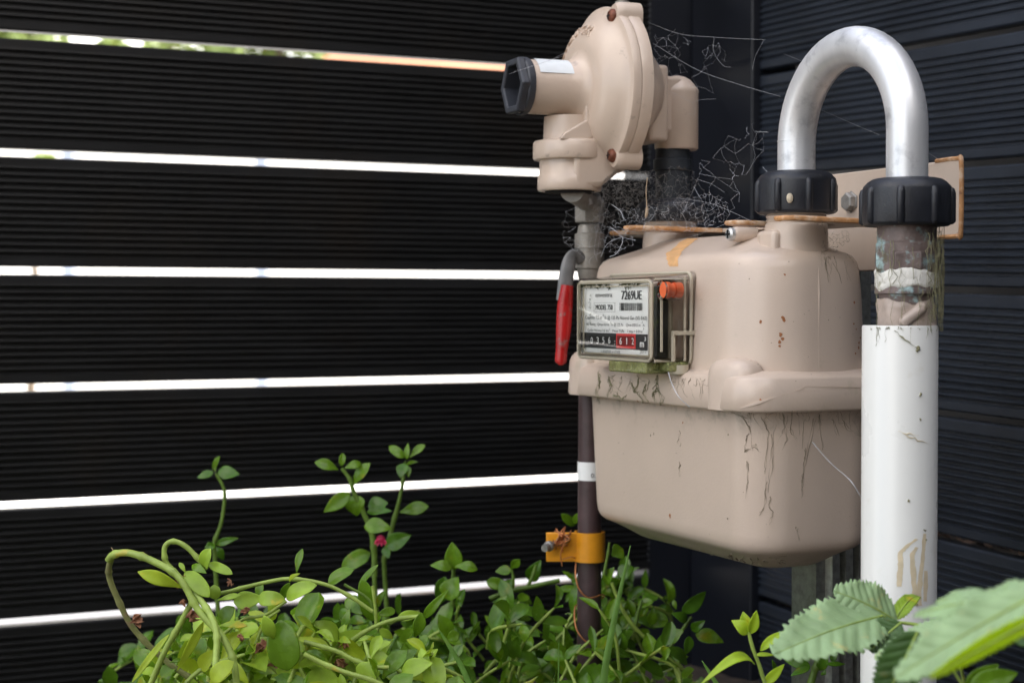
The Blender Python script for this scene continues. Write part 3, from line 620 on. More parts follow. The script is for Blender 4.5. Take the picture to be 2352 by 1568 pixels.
# bolt lugs around the rim
for ai, ang in enumerate((62, -62, 148, 212, 100)):
    a = R(ang); c = RC(0) + U * (.0765 * math.cos(a)) + Z3 * (.0765 * math.sin(a)); rad = (U * math.cos(a) + Z3 * math.sin(a))
    if ang == 100:
        m = MB(); m.lathe(RC(-.045) + rad * .0 + U * (.079 * math.cos(a)) + Z3 * (.0785 * math.sin(a)), Z3, [(0, .006), (.004, .006), (.005, .0075), (.010, .007), (.011, .004)], 16); m.build('vent_stub', M['fit'], rgr); continue
    m = MB(); loops = []
    for h, k in ((.052, 1.0), (.0705, 1.0), (.0745, .93), (.0767, .8)):
        l = []
        for i in range(28):
            t = 2 * math.pi * i / 28; x = math.cos(t) * .0125 * k; y = math.sin(t) * .0115 * k
            if x < 0: x *= 2.2; y *= 1.15
            tan = (U * -math.sin(a) + Z3 * math.cos(a)); l.append(c + A_ * h + rad * (x - .003) + tan * y)
        loops.append(l)
    m.loft(loops); lo1 = m.build('bolt_lug', M['reg'], rgr, smooth=50)
    b = MB(); cc = c + A_ * .0760 - rad * .004; b.lathe(cc, A_, [(0, .0068), (.0030, .0066), (.0052, .0045), (.0058, .002)], 20 if ang != 148 else 24)
    bo = b.build('bolt_head', M['zinc'] if ang == 148 else M['rustbolt'], lo1, smooth=60)
    s2 = MB(); s2.box(cc + A_ * .0060, U, W, Z3, .0030, .0003, .0006); s2.box(cc + A_ * .0060, U, W, Z3, .0006, .0003, .0030); s2.build('bolt_slot', M['void'], lo1, smooth=0)
# raised lettering round the dome
def letters_arc(s, ang0, ang1, rad0, hgt):
    m = MB(); n = len(s)
    for i, ch in enumerate(s):
        if ch == ' ': continue
        vs, fs = text_mesh(ch); mw = max(v.x for v in vs) + min(v.x for v in vs); a = R(ang0 + (ang1 - ang0) * (i + .5) / n)
        rv = U * math.cos(a) + Z3 * math.sin(a); tv = U * math.sin(a) - Z3 * math.cos(a); P = []
        for v in vs:
            q = RC(0) + rv * (rad0 + v.y / .7 * hgt) + tv * ((v.x - mw / 2) / .7 * hgt)
            h = bvr.ray_cast(q + A_ * .3, -A_); P.append((h[0] if h[0] else q + A_ * .07) + A_ * .0020)
        nb = len(P); m.add(P + [p - A_ * .0030 for p in P], [f for f in fs] + [])
        # side walls
        ed = {}
        for f in fs:
            for k in range(len(f)):
                a_, b_ = f[k], f[(k + 1) % len(f)]
                if (b_, a_) in ed: del ed[(b_, a_)]
                else: ed[(a_, b_)] = 1
        k0 = len(m.v) - 2 * nb
        for (a_, b_) in ed: m.f.append((k0 + a_, k0 + a_ + nb, k0 + b_ + nb, k0 + b_))
    m.build('raised_lettering', M['reg'], rgr, smooth=0, fix=False)
letters_arc('LANDIS+GYR', 142, 66, .0510, .0090)
# hexagonal black end cap on the spout
m = MB(); rlat(m, [(.1500, .0262), (.1520, .0268), (.1560, .0268), (.1575, .0255)], 48, cap0=False, cap1=False); m.build('cap_seat', M['black_end'], rgr, smooth=40)
hexm = MB(); loops = []
def hexl(r, h, ph=0, n=6): return [RC(0) + A_ * h + U * (r * math.cos(R(60 * i + ph))) + Z3 * (r * math.sin(R(60 * i + ph))) for i in range(n)]
hexm.loft([hexl(.0275, .1560), hexl(.0285, .1580), hexl(.0285, .1625), hexl(.0276, .1645), hexl(.0222, .1645), hexl(.0212, .1630), hexl(.0208, .1400)], cap0=False, cap1=True)
hexm.build('hexagonal_cap', M['black_end'], rgr, smooth=20, bevel=.0008)
hv = MB(); hv.loft([hexl(.0206, .1405), hexl(.0206, .1440)]); hv.build('cap_recess', M['void'], rgr, smooth=0)
# sticker wrapped on the spout
m = MB(); rows = []
for i in range(13):
    a = R(82 - 58 * i / 12); rv = U * math.cos(a) + Z3 * math.sin(a); rows.append([RC(0) + A_ * h + rv * (.0257 + .0003) for h in (.1085, .125, .1450)])
m.loft(rows, False, False, closed=False); m.build('sticker', M['sticker'], rgr, smooth=60, fix=False)
# vertical outlet under the spout
OC = lambda z: L(-SP - .004, -.104, z)
m = MB(); m.lathe(OC(0), Z3, [(.1065, .0290), (.1085, .0305), (.1200, .0300), (.1215, .0285), (.1350, .0285), (.1355, .0335), (.1370, .0345), (.1510, .0345), (.1530, .0330), (.1545, .0250), (.176, .0240)], 56); m.build('outlet_port', M['reg'], rgr, smooth=45)
m = MB(); m.lathe(OC(0), Z3, [(.1045, .0230), (.1068, .0232)], 40); m.build('outlet_bore', M['void'], rgr)
# body between outlet and rim, and the upright rib
m = MB(); m.loft([[L(-SP + a, w, z) for (a, w, z) in ((-.022, -.115, .108), (.022, -.115, .108), (.024, -.060, .130), (-.024, -.060, .130))], [L(-SP + a, w, z) for (a, w, z) in ((-.024, -.115, .135), (.024, -.115, .135), (.030, -.060, .160), (-.030, -.060, .160))]] and
       [[L(-SP + a, w, z) for (a, z) in ((-.026, z0), (.026, z0), (.028, z1), (-.028, z1))] for (w, z0, z1) in ((-.112, .1075, .150), (-.085, .1085, .158), (-.062, .126, .170))])
m.build('outlet_body', M['reg'], rgr, smooth=20, bevel=.005)
for du in (-.020, .024):
    m = MB(); m.prism([L(-SP + du - .0025, w, z) for (w, z) in ((-.104, .150), (-.126, .152), (-.122, .158), (-.0985, .1715), (-.0985, .1890), (-.0900, .1900), (-.084, .158))], U * .005)
    m.build('rib', M['reg'], rgr, smooth=20, bevel=.0015)
m = MB(); m.prism([L(-SP + .012, w, z) for (w, z) in ((-.1005, .119), (-.1005, .190), (-.0985, .1925), (-.0880, .1925), (-.084, .180), (-.082, .140), (-.088, .119))], U * .014)
m.build('upright_rib', M['reg'], rgr, smooth=20, bevel=.002)
# rear block and inlet cap over the left port
m = MB(); m.box(L(-SP, -.024, .190), U, W, Z3, .0235, .0105, .036); m.box(L(-SP, -.010, .190), U, W, Z3, .016, .014, .027); m.build('inlet_block', M['reg'], rgr, smooth=30, bevel=.004)
m = MB(); m.lathe(L(-SP, .006, 0), Z3, [(.1485, .0195), (.1500, .0210), (.2020, .0210), (.2050, .0212), (.2070, .0200), (.2105, .0175), (.2150, .0135), (.2180, .0085), (.2195, .003)], 48); m.build('inlet_cap', M['reg'], rgr, smooth=45)
# riser between regulator and meter
rp = thing('riser_pipe', 'short black pipe with a large black union nut joining regulator and meter', 'pipe', L(-SP, 0, .075))
m = MB(); m.lathe(L(-SP, .002, 0), Z3, [(.098, .0165), (.128, .0165), (.129, .0185), (.139, .0185), (.140, .0165), (.150, .0165)], 40); m.build('pipe', M['black_pipe'], rp)
def nut_mod(nr, amp=.055, sharp=10):
    return lambda a, h: 1 + amp * max(0, math.cos((a * nr) % (2 * math.pi) - math.pi)) ** sharp
def union_nut(name, o, z0, z1, r, parent, ph=0.0, mat='black_pl'):
    m = MB(); h = z1 - z0
    m.lathe(o + Z3 * z0, Z3, [(0, r * .90), (.0012, r * .955), (.003, r * .97), (h - .009, r * .97), (h - .0065, r * .955), (h - .0030, r * .86), (h - .0008, r * .76), (h, r * .66)], 72, ref=Vector((1, 0, 0)))
    b = m.build(name, M[mat], parent, smooth=45)
    for i in range(8):
        a = 2 * math.pi * i / 8 + ph; d = Vector((math.cos(a), math.sin(a), 0)); t = Vector((-d.y, d.x, 0))
        q = MB(); loops = []
        for (zz, k, ro) in ((.001, .7, -.001), (.003, 1, .0), (h - .012, 1, .0), (h - .0085, .9, -.0008), (h - .0065, .6, -.003)):
            c = o + Z3 * (z0 + zz) + d * (r * .955 + ro)
            loops.append([c + t * (.0032 * k * math.cos(x)) + d * (.0036 * k * math.sin(x)) for x in [2 * math.pi * j / 12 for j in range(12)]])
        q.loft(loops); q.build('grip_rib', M[mat], b, smooth=50)
    return b
union_nut('union_nut', L(-SP, 0, 0), .079, .1010, .0340, rp, .3)

# ================================================================== LOOP PIPE
lp = thing('loop_pipe', 'shiny aluminium U-bend pipe joining the meter to the white pipe with black nuts', 'pipe', L(.0735, 0, .08))
SPC = 0.147; ZB = .1335; rad = SPC / 2
pts = [L(0, 0, z) for z in (.085, .10, .12)] + [L(rad - rad * math.cos(math.pi * i / 28), 0, ZB + rad * math.sin(math.pi * i / 28)) for i in range(29)] + [L(SPC, 0, z) for z in (.12, .10, .07)]
m = MB(); m.tube(pts, .0159, 40); m.build('tube', M['alu'], lp, smooth=60)
m = MB(); m.lathe(L(0, 0, .1375), Z3, [(0, .0158), (.0002, .01625), (.0010, .01625), (.0012, .0158)], 40, cap0=False, cap1=False); m.build('seam', M['alu'], lp)
n1 = union_nut('union_nut', L(0, 0, 0), .0765, .1125, .0345, lp, .15)
n2 = union_nut('union_nut', L(SPC, 0, 0), .0600, .0965, .0345, lp, .42)
# raised figures on the right nut's shoulder
vs, fs = text_mesh('25 ES')
m = MB(); nc = L(SPC, 0, 0); P = []
for v in vs:
    a = R(-78) - (v.x - 1.0) * .30; rr_ = .0262 - (0.35 - v.y) * -.0055; P.append(nc + Vector((math.cos(a) * rr_, math.sin(a) * rr_, .0965 - (rr_ - .0228) * .40 + .0006)))
m.add(P, fs); m.build('raised_figures', M['black_end'], lp, smooth=0, fix=False)

# ================================================================== BRACKET
bk = thing('mounting_bracket', 'beige steel bracket plate with rusty orange edges behind the two pipe nuts', 'bracket', L(0, .09, .06))
BW = .098
def poly_plate(m, pts, d): m.prism(pts, d)
bpts = [(.0875, .1195), (.0905, .1165), (.0905, .0600), (.0870, .0570), (.046, .0570), (.036, .030), (-.118, .030), (-.118, .1195)]
m = MB(); poly_plate(m, [L(u, BW, z) for (u, z) in bpts], W * .004); m.build('back_plate', M['bracket'], bk, smooth=20, bevel=.0012)
# rusty rim (the cut edge where paint has failed)
rim = [(.060, .1200), (.0865, .1200), (.0912, .1160), (.0912, .0600), (.0872, .0565), (.0600, .0565)]
m = MB(); pl = [L(u, BW + .0010, z) for u, z in rim]; m.tube(smooth_path(pl, 4), .0021, 6); m.build('rust_edge', M['rust'], bk, smooth=60)
m = MB(); zt = .0712
def hz(u, w): return .0722 - .020 * (w + .04)
sh = [(.052, BW), (.052, -.034), (.046, -.042), (.034, -.042), (.030, -.036), (.029, .0), (.027, .020), (.014, .029), (-.014, .029), (-.026, .020), (-.029, .0), (-.030, -.032), (-.038, -.042), (-.048, -.036), (-.052, -.020), (-.070, .010), (-.150, .012), (-.176, -.01), (-.178, -.040), (-.182, -.046), (-.160, -.060), (-.150, -.058)]
sh = [(.050, BW), (.050, -.036), (.046, -.043), (.034, -.043), (.0305, -.036), (.0300, .010), (.021, .026), (0, .032), (-.021, .026), (-.0300, .010), (-.0305, -.030), (-.036, -.040), (-.046, -.040), (-.052, -.030), (-.056, .020), (-.150, .020), (-.158, -.040), (-.162, -.066), (-.172, -.070), (-.1785, -.060), (-.1795, .010), (-.190, .026), (-.2095, .032), (-.230, .026), (-.2395, .010), (-.240, -.03), (-.262, -.036), (-.29, .0), (-.30, .062), (.004, .062), (.010, BW)]
m.prism([L(u, w, hz(u, w)) for u, w in sh], Z3 * -.0035); m.build('slotted_shelf', M['bracket'], bk, smooth=20, bevel=.0006)
m = MB(); m.tube([L(u, w, hz(u, w) - .0018) for u, w in sh[0:5]] , .0023, 6); m.build('rust_edge', M['rust'], bk, smooth=60); m = MB(); m.tube([L(u, w, hz(u, w) - .0018) for u, w in sh[9:15]], .0022, 6); m.build('rust_edge', M['rust'], bk, smooth=60); m = MB(); m.tube([L(u, w, hz(u, w) - .0018) for u, w in sh[15:21]], .0022, 6)
m.build('rust_edge', M['rust'], bk, smooth=60); m = MB(); m.tube([L(u, w, hz(u, w) - .0018) for u, w in sh[23:29]], .0022, 6); m.build('rust_edge', M['rust'], bk, smooth=60)
bc = on_plane(1956, 464, L(0, BW, 0), W)
m = MB(); m.lathe(bc, -W, [(0, .0100), (.0012, .0100), (.0014, .0088), (.0060, .0086), (.0072, .0070)], 6, ref=Z3); m.build('bolt', M['bolt'], bk, smooth=20, bevel=.0008)

# galvanised channel posts that carry the bracket
cs = thing('steel_channel', 'ribbed galvanised steel channel standing behind the meter beside the white pipe', 'steel post', L(0, .13, -.52))
m = MB(); prof = [(-.030, 0), (-.030, .030), (-.0275, .030), (-.0275, .004), (-.018, .004), (-.016, -.003), (-.010, -.003), (-.008, .004), (-.003, .004), (-.001, -.003), (.004, -.003), (.006, .004), (.012, .004), (.014, -.003), (.020, -.003), (.022, .004), (.0275, .004), (.0275, .030), (.030, .030), (.030, 0), (.024, -.000), (.022, -.0065), (.012, -.0065), (.010, -.001), (.007, -.001), (.005, -.0065), (-.003, -.0065), (-.005, -.001), (-.008, -.001), (-.010, -.0065), (-.018, -.0065), (-.020, 0)]
cu, cw = -.085, .112
prof = prof[::-1]
m.loft([[L(cu - y * .3, cw, 0) * 1 + (Vector((1, 0, 0)) * 0) + W * 0 + (W * x + -U * y) * 1 + Z3 * (z - 0) for (x, y) in prof] for z in (-.53, .05)])
m.build('channel', M['galv'], cs, smooth=25)

# ================================================================== WHITE PIPE AND FITTING
XP = L(SPC + .004, -.004, 0)
pv = thing('pvc_sleeve', 'upright white plastic pipe with brown drip stains in front of the meter', 'pipe', Vector((XP.x, XP.y, 0)))
pc = on_plane(2066.5, 900, L(SPC, 0, 0), Vector((0, 1, 0))); pc = Vector((pc.x, pc.y, 0)); PR = pxsize(85.8, pc.y)
m = MB(); zt = at(2066, 748, pc.y - PR).z
m.lathe(pc, Z3, [(-.05, PR), (zt - .0012, PR), (zt, PR - .0006), (zt, PR - .0030), (zt - .0006, PR - .0036), (zt - .06, PR - .0036)], 64, cap1=False, cap0=False); pvo = m.build('tube', M['pvc'], pv, smooth=45); bvp = m.bvh()
rq = random.Random(4)
for (Lf, Rt) in (([(2104, 1236), (2080, 1252), (2064, 1268), (2063, 1300), (2060, 1346)], [(2107, 1238), (2086, 1254), (2072, 1270), (2074, 1300), (2069, 1346)]),
               ([(2104, 1255), (2091, 1272), (2092, 1320), (2098, 1370)], [(2107, 1257), (2098, 1274), (2103, 1320), (2106, 1370)]),
               ([(2122, 1225), (2116, 1280), (2108, 1340), (2104, 1390)], [(2125, 1225), (2122, 1280), (2115, 1340), (2114, 1390)]), ([(2123, 1310), (2121, 1380)], [(2129, 1310), (2127, 1380)])):
    q = MB(); patch(q, [(a - 1.5, b) for a, b in Lf], [(a + 1.5, b) for a, b in Rt], [bvp], jit=.8, rnd=rq); q.build('brown_stain', M['brownmark'], pvo, smooth=60, fix=False)
for (x0, y0, x1, y1) in ((2062, 990, 2135, 1022), (2072, 995, 2110, 1000)): q = MB(); strand(q, [(x0, y0), ((x0 + x1) / 2, (y0 + y1) / 2), (x1, y1)], .0004, [bvp], rnd=rq); q.build('brown_stain', M['brownmark'], pvo, smooth=60, fix=False)
q = MB()
for i in range(14): x = rq.uniform(1995, 2140); strand(q, [(x, 751), (x + rq.gauss(0, 3), 755), (x + rq.gauss(0, 4), 756 + rq.random() ** 3 * 40)], .00022, [bvp], rnd=rq, jit=1)
strand(q, [(2058, 760), (2072, 775), (2098, 795), (2106, 800)], .0006, [bvp], rnd=rq); strand(q, [(2104, 796), (2110, 803), (2104, 806)], .0016, [bvp], rnd=rq)
for (x, y) in ((2087, 1148), (2087, 1146), (2123, 1215), (2126, 1236), (2112, 905), (2112, 960), (2106, 1388)): strand(q, [(x, y), (x + 1, y + 4)], .0009, [bvp], rnd=rq)
struct(q.build('algae_growth', M['algae'], pvo, smooth=60), 'stuff')
bf = thing('brass_fitting', 'corroded copper-green fitting with peeling thread tape above the white pipe', 'pipe fitting', L(SPC, 0, -.02))
fc = Vector((L(SPC, 0, 0).x, L(SPC, 0, 0).y, CZ)); zz = lambda y: at(2070, y, fc.y).z - CZ
m = MB(); m.lathe(fc, Z3, [(zz(632), .0228), (zz(634), .0232), (zz(622), .0235), (zz(560), .0232), (zz(556), .0222), (zz(512), .0225), (zz(505), .022)][1:], 48); m.build('union_body', M['brass'], bf)
m = MB(); zt_, zb_ = zz(578), zz(622); loops = [[fc + Z3 * z + Vector((math.cos(R(45 * i + 12)), math.sin(R(45 * i + 12)), 0)) * r for i in range(8)] for z, r in ((zb_, .0235), (zb_ + .001, .0252), (zt_ - .001, .0252), (zt_, .0235))]
m.loft(loops); m.build('hex_collar', M['brass'], bf, smooth=20, bevel=.0006)
def rough_ring(name, y0, y1, r, mat, amp, seed, n=64, wav=3):
    rg_ = random.Random(seed); m = MB(); a0 = zz(y0); a1 = zz(y1); K = 9; loops = []; ph = [rg_.uniform(0, 6) for _ in range(8)]
    for k in range(K):
        t = k / (K - 1); l = []
        for i in range(n):
            a = 2 * math.pi * i / n; wob = math.sin(a * 2 + ph[0]) * .5 + math.sin(a * 5 + ph[1] + t * 4) * .3 + math.sin(a * 9 + ph[2] - t * 6) * .25 + rg_.gauss(0, .12)
            z = a0 + (a1 - a0) * t + wav * .0004 * (math.sin(a * 3 + ph[3]) + .6 * math.sin(a * 7 + ph[4])) * (1 if k in (0, K - 1) else .4)
            rad_ = r + amp * wob - (.0012 if k in (0, K - 1) else 0); l.append(fc + Vector((rad_ * math.cos(a), rad_ * math.sin(a), z)))
        loops.append(l)
    m.loft(loops, False, False); return m.build(name, M[mat], bf, smooth=70)
rough_ring('thread_tape', 618, 664, .0243, 'tape', .0007, 2, wav=5)
m = MB(); m.lathe(fc, Z3, [(zz(700), .0200), (zz(690), .0205), (zz(676), .0208), (zz(674), .0240), (zz(656), .0238), (zz(640), .0225)], 48); m.build('reducer', M['brass'], bf)
rough_ring('sealing_tape', 688, 762, .0215, 'clay', .0016, 8)
m = MB(); P = [fc + Vector((.0226 * math.cos(a), .0226 * math.sin(a), zz(745) + .0155 * t)) for t, a in [(i / 10, R(-115 + 50 * i / 10)) for i in range(11)]]; m.tube(P, [.001] + [.0042] * 9 + [.001], 10); m.build('tape_fold', M['clay'], bf, smooth=60)
m = MB(); rf = random.Random(14)
for i in range(110):
    a = R(rf.uniform(-70, 5)) if rf.random() < .8 else R(rf.uniform(-170, 0)); r1 = rf.uniform(.0245, .0285); y0 = rf.uniform(520, 690); y1 = y0 + rf.uniform(20, 150); y1 = min(y1, 760)
    P = []
    for k in range(7): t = k / 6; a_ = a + rf.gauss(0, .05); P.append(fc + Vector((r1 * math.cos(a_), r1 * math.sin(a_), zz(y0 + (y1 - y0) * t))))
    m.tube(P, rf.uniform(.0001, .0003), 4)
m.build('dirt_strand', M['algae'], bf, smooth=60)

# ================================================================== BROWN SERVICE PIPE, VALVE, CLAMP
DP = 1.635; bc_ = lambda px, y=1000: at(px, y, DP)
tb = at(1350, 1568, DP); pr = pxsize(27.5, DP)
bp_ = thing('service_pipe', 'thin upright brown pipe with a white tag, left of the meter', 'pipe', Vector((tb.x, tb.y, 0)))
ptop, pbot = at(1358, 640, DP), at(1352, 1568, DP); dd = (pbot - ptop); pbot2 = ptop + dd * ((ptop.z + .02) / (ptop.z - pbot.z))
m = MB(); m.tube([pbot2, ptop], pr, 28); m.build('tube', M['brownpipe'], bp_); 
def along(y): t = (y - 640) / (1568 - 640); return ptop + dd * t
m = MB(); m.tube([along(1100), along(1058)], pr + .0006, 28, cap=True); tg = m.build('tag', M['label'], bp_)
va, fa = text_mesh('0.1'); m = MB(); c0 = along(1092)
m.add([c0 + Vector((math.sin((v.x - .3) * .55 + .18) * (pr + .0010), -math.cos((v.x - .3) * .55 + .18) * (pr + .0010), v.y * .006)) for v in va], fa); m.build('tag_print', M['ink'], bp_, smooth=0, fix=False)
vl = thing('shutoff_valve', 'grey shut-off valve with a hanging red-tipped lever beside the meter', 'valve', along(640))
ax = lambda y: at(1354, y, DP)
m = MB(); prof = [(640, 25), (632, 27), (618, 28), (616, 33), (580, 34), (577, 30), (572, 30), (570, 34), (538, 34), (535, 28), (520, 26), (515, 22)]
m.lathe(Vector((ax(600).x, ax(600).y, 0)), Z3, [(ax(y).z, pxsize(r, DP)) for y, r in prof], 40); m.build('body', M['fit'], vl)
m = MB(); m.loft([[Vector((ax(600).x, ax(600).y, ax(y).z)) + Vector((math.cos(R(60 * i + 8)), math.sin(R(60 * i + 8)), 0)) * pxsize(r, DP) for i in range(6)] for y, r in ((512, 30), (510, 34), (460, 34), (457, 31))]); m.build('union', M['fit'], vl, smooth=20, bevel=.001)
m = MB(); m.tube([Vector((ax(600).x, ax(600).y, ax(460).z)), OC(.108) ], .012, 20); m.build('inlet_tube', M['fit'], vl)
# lever
lv = [at(x, y, DP - .012 - k * .003) for k, (x, y) in enumerate(((1338, 600), (1322, 585), (1308, 600), (1300, 640), (1296, 690)))]
def ribbon(path, hw_list, th, nrm):
    m = MB(); loops = []
    for i, p in enumerate(path):
        t = (path[min(i + 1, len(path) - 1)] - path[max(i - 1, 0)]).normalized(); s = t.cross(nrm).normalized(); h = hw_list[i]
        loops.append([p + s * h * math.cos(a) + nrm * th * math.sin(a) for a in [2 * math.pi * k / 14 for k in range(14)]])
    m.loft(loops); return m
pth = smooth_path(lv, 5); ribbon(pth, [.0055 + .0025 * i / len(pth) for i in range(len(pth))], .0022, Vector((0, -1, 0))).build('lever', M['greygrip'], vl)
gp = smooth_path([at(1303, 655, DP - .026), at(1298, 700, DP - .026), at(1294, 760, DP - .027), at(1289, 815, DP - .028), at(1288, 838, DP - .028)], 5)
ribbon(gp, [.0058 + .0018 * math.sin(math.pi * min(1, i / 14)) if i < len(gp) - 3 else (.0056, .0044, .002)[i - len(gp) + 3] for i in range(len(gp))], .0050, Vector((0, -1, 0))).build('grip', M['red'], vl)
# yellow earthing clamp
yc = thing('earth_clamp', 'yellow metal clamp strapped round the brown pipe with a bolt and copper wire', 'clamp', along(1252))
cy0, cy1 = along(1286), along(1219); cc = (cy0 + cy1) / 2; hz_ = (cy1.z - cy0.z) / 2; rb_ = pr + .0022
prof = []
for i in range(0, 28):
    a = R(-165 + 330 * i / 27); prof.append((math.cos(a) * rb_, math.sin(a) * rb_))
tabx = -pxsize(100, DP)
outer = [(math.cos(R(-160 + 320 * i / 30)) * (rb_ + .0016), math.sin(R(-160 + 320 * i / 30)) * (rb_ + .0016)) for i in range(31)]
inner = [(math.cos(R(160 - 320 * i / 30)) * rb_, math.sin(R(160 - 320 * i / 30)) * rb_) for i in range(31)]
def yz(p, z): return cc + Vector((p[0], p[1], z))
for sgn in (-1, 1): pass
m = MB(); m.loft([[yz(p, z) for p in outer + inner] for z in (-hz_, hz_)]); m.build('band', M['yellow'], yc, smooth=35)
m = MB(); e0 = outer[0]; 
for sg, yy in ((1, -.0050), (1, -.0)):
    m.prism([yz((tabx, yy - .0018 - .002), -hz_ * .98), yz((-rb_ * .86, yy - .0018 - .002), -hz_ * .98), yz((-rb_ * .86, yy - .002), -hz_ * .98), yz((tabx, yy - .002), -hz_ * .98)], Z3 * hz_ * 1.96)
m.build('tab', M['yellow'], yc, smooth=20, bevel=.0008)
bcen = at(1272, 1248, DP - .010)
m = MB(); dv = Vector((-.55, -1, -.12)).normalized(); m.lathe(bcen, dv, [(-.006, .0028), (.008, .0028), (.0085, .0052), (.0125, .0052), (.0135, .004), (.020, .0035)], 16); m.build('bolt', M['bolt'], yc)
m = MB(); m.lathe(at(1296, 1238, DP - .010), dv, [(-.005, .0052), (.008, .0052), (.009, .004)], 6); m.build('nut', M['bolt'], yc, smooth=20)
cw_ = thing('copper_wire', 'thin orange copper wire twisted at the yellow clamp and spiralling down the brown pipe', 'wire', along(1400))
m = MB(); rw = random.Random(6)
for k in range(7):
    P = [at(1290 + rw.gauss(0, 9), 1240 + rw.gauss(0, 12), DP - .020 + rw.gauss(0, .005)) for _ in range(6)]; m.tube(smooth_path(P, 6), .0006, 6)
for k in range(3): m.tube(smooth_path([at(1312, 1218 + 4 * k, DP - .012), at(1300, 1238, DP - .022), at(1288, 1270, DP - .02), at(1291, 1292 + 4 * k, DP - .018)], 6), .0006, 6)
m.tube(smooth_path([at(1292, 1284, DP - .014), at(1316, 1278, DP - .012), at(1322, 1288, DP - .004)], 5), .0006, 6)
def spiral(y0, y1, turns, ph):
    P = []
    for i in range(40):
        t = i / 39; a = ph + turns * 2 * math.pi * t; c = along(y0 + (y1 - y0) * t); P.append(c + Vector((math.cos(a), math.sin(a), 0)) * (pr + .0008 + .0012 * abs(math.cos(a))))
    return P
P1_ = [at(1323, 1288, DP - .004), at(1322, 1320, DP - .010), at(1330, 1352, DP - .013), at(1352, 1372, DP - .0135), at(1383, 1365, DP - .004), at(1384, 1372, DP + .012), at(1340, 1385, DP + .016), at(1321, 1395, DP + .004), at(1323, 1440, DP - .010), at(1345, 1472, DP - .0140), at(1376, 1484, DP - .008), at(1384, 1495, DP + .008)]
m.tube(smooth_path(P1_, 6), .0008, 8); m.build('strand', M['copper'], cw_, smooth=60)

# ================================================================== SPIDER WEBS
def web(name, label, region, dfun, n, rad, seed, link=3, mat='web', spoke=(), big=0.0, curl=.0):
    rw = random.Random(seed); pts = []
    tries = 0
    while len(pts) < n and tries < n * 60:
        tries += 1; x, y = region(rw)
        pts.append((x, y, dfun(x, y) + rw.gauss(0, .008)))
    m = MB(); done = set(); keep = {1: .35, 2: .66, 3: .85}[link]
    for i, p in enumerate(pts):
        ds = sorted(range(len(pts)), key=lambda j: (pts[j][0] - p[0]) ** 2 + (pts[j][1] - p[1]) ** 2)[1:13]
        for j in ds:
            if (j, i) in done or (i, j) in done: continue
            q = pts[j]; cx, cy = (p[0] + q[0]) / 2, (p[1] + q[1]) / 2; r2 = ((p[0] - q[0]) ** 2 + (p[1] - q[1]) ** 2) / 4
            if any((pts[k][0] - cx) ** 2 + (pts[k][1] - cy) ** 2 < r2 * .98 for k in ds if k != j): continue
            done.add((i, j))
            if rw.random() > keep: continue
            a, b = at(*p), at(*q); mid = (a + b) / 2 + Vector((rw.gauss(0, curl), rw.gauss(0, curl), rw.gauss(0, curl) - curl * .5))
            r_ = rad * rw.uniform(.45, 1.25) * (1.9 if rw.random() < big else 1); m.tube([a, mid, b], [r_, r_ * .8, r_], 3, cap=False)
    for s_ in spoke:
        P = [at(*q) for q in s_[:-1]]; m.tube(smooth_path(P, 5), s_[-1] * .68, 4, cap=False)
    o = m.build(name, M[mat], smooth=60, fix=False); struct(o, None, label, 'spider web', 'spider webs'); return o
def reg_poly(pl):                                     # union of (x, y, rx, ry) blobs
    def f(r):
        c = r.choice(pl); a = r.uniform(0, 6.283); q = math.sqrt(r.random()); return c[0] + math.cos(a) * q * c[2], c[1] + math.sin(a) * q * c[3]
    return f
web('spider_web', 'open white web strung between the round regulator and the U-bend', reg_poly([(1540, 110, 50, 45), (1600, 210, 60, 60), (1540, 150, 40, 60), (1640, 130, 30, 35)]), lambda x, y: 1.52, 80, .00007, 3, link=2, curl=.0012,
    spoke=[((1490, 52, 1.56), (1560, 78, 1.54), (1640, 86, 1.5), (1760, 92, 1.45), .00012), ((1500, 100, 1.55), (1600, 160, 1.5), (1700, 195, 1.45), (1793, 222, 1.40), .00016), ((1880, 250, 1.41), (1960, 285, 1.38), (2020, 310, 1.30), .00013), ((1800, 124, 1.40), (1840, 140, 1.41), .00016),
           ((1755, 92, 1.45), (1735, 130, 1.45), (1728, 160, 1.45), .00013), ((1640, 86, 1.5), (1640, 120, 1.5), (1660, 150, 1.5), (1678, 155, 1.5), .00014), ((2130, 350, 1.27), (2165, 372, 1.4), .00018), ((1170, 170, 1.43), (1260, 140, 1.5), (1320, 110, 1.52), .00013), ((1180, 165, 1.43), (1290, 130, 1.5), .00013)])
web('spider_web', 'white web of broken threads hanging left of the U-bend between the black nuts', reg_poly([(1690, 350, 65, 55), (1650, 410, 70, 55), (1735, 310, 30, 32), (1620, 470, 80, 45)]), lambda x, y: 1.47 + (1700 - x) * .0003, 84, .00009, 5, link=2, big=.10, curl=.0008,
    spoke=[((1752, 384, 1.46), (1790, 425, 1.42), .00018), ((1735, 302, 1.46), (1765, 304, 1.45), .0002)])
web('spider_web', 'dense dusty web filling the space between regulator and meter', reg_poly([(1450, 440, 75, 50), (1500, 470, 90, 40), (1400, 470, 50, 55), (1560, 450, 60, 70), (1470, 420, 50, 40), (1420, 430, 40, 40)]), lambda x, y: 1.53, 820, .00012, 8, link=3, mat='webdirty', curl=.0012)
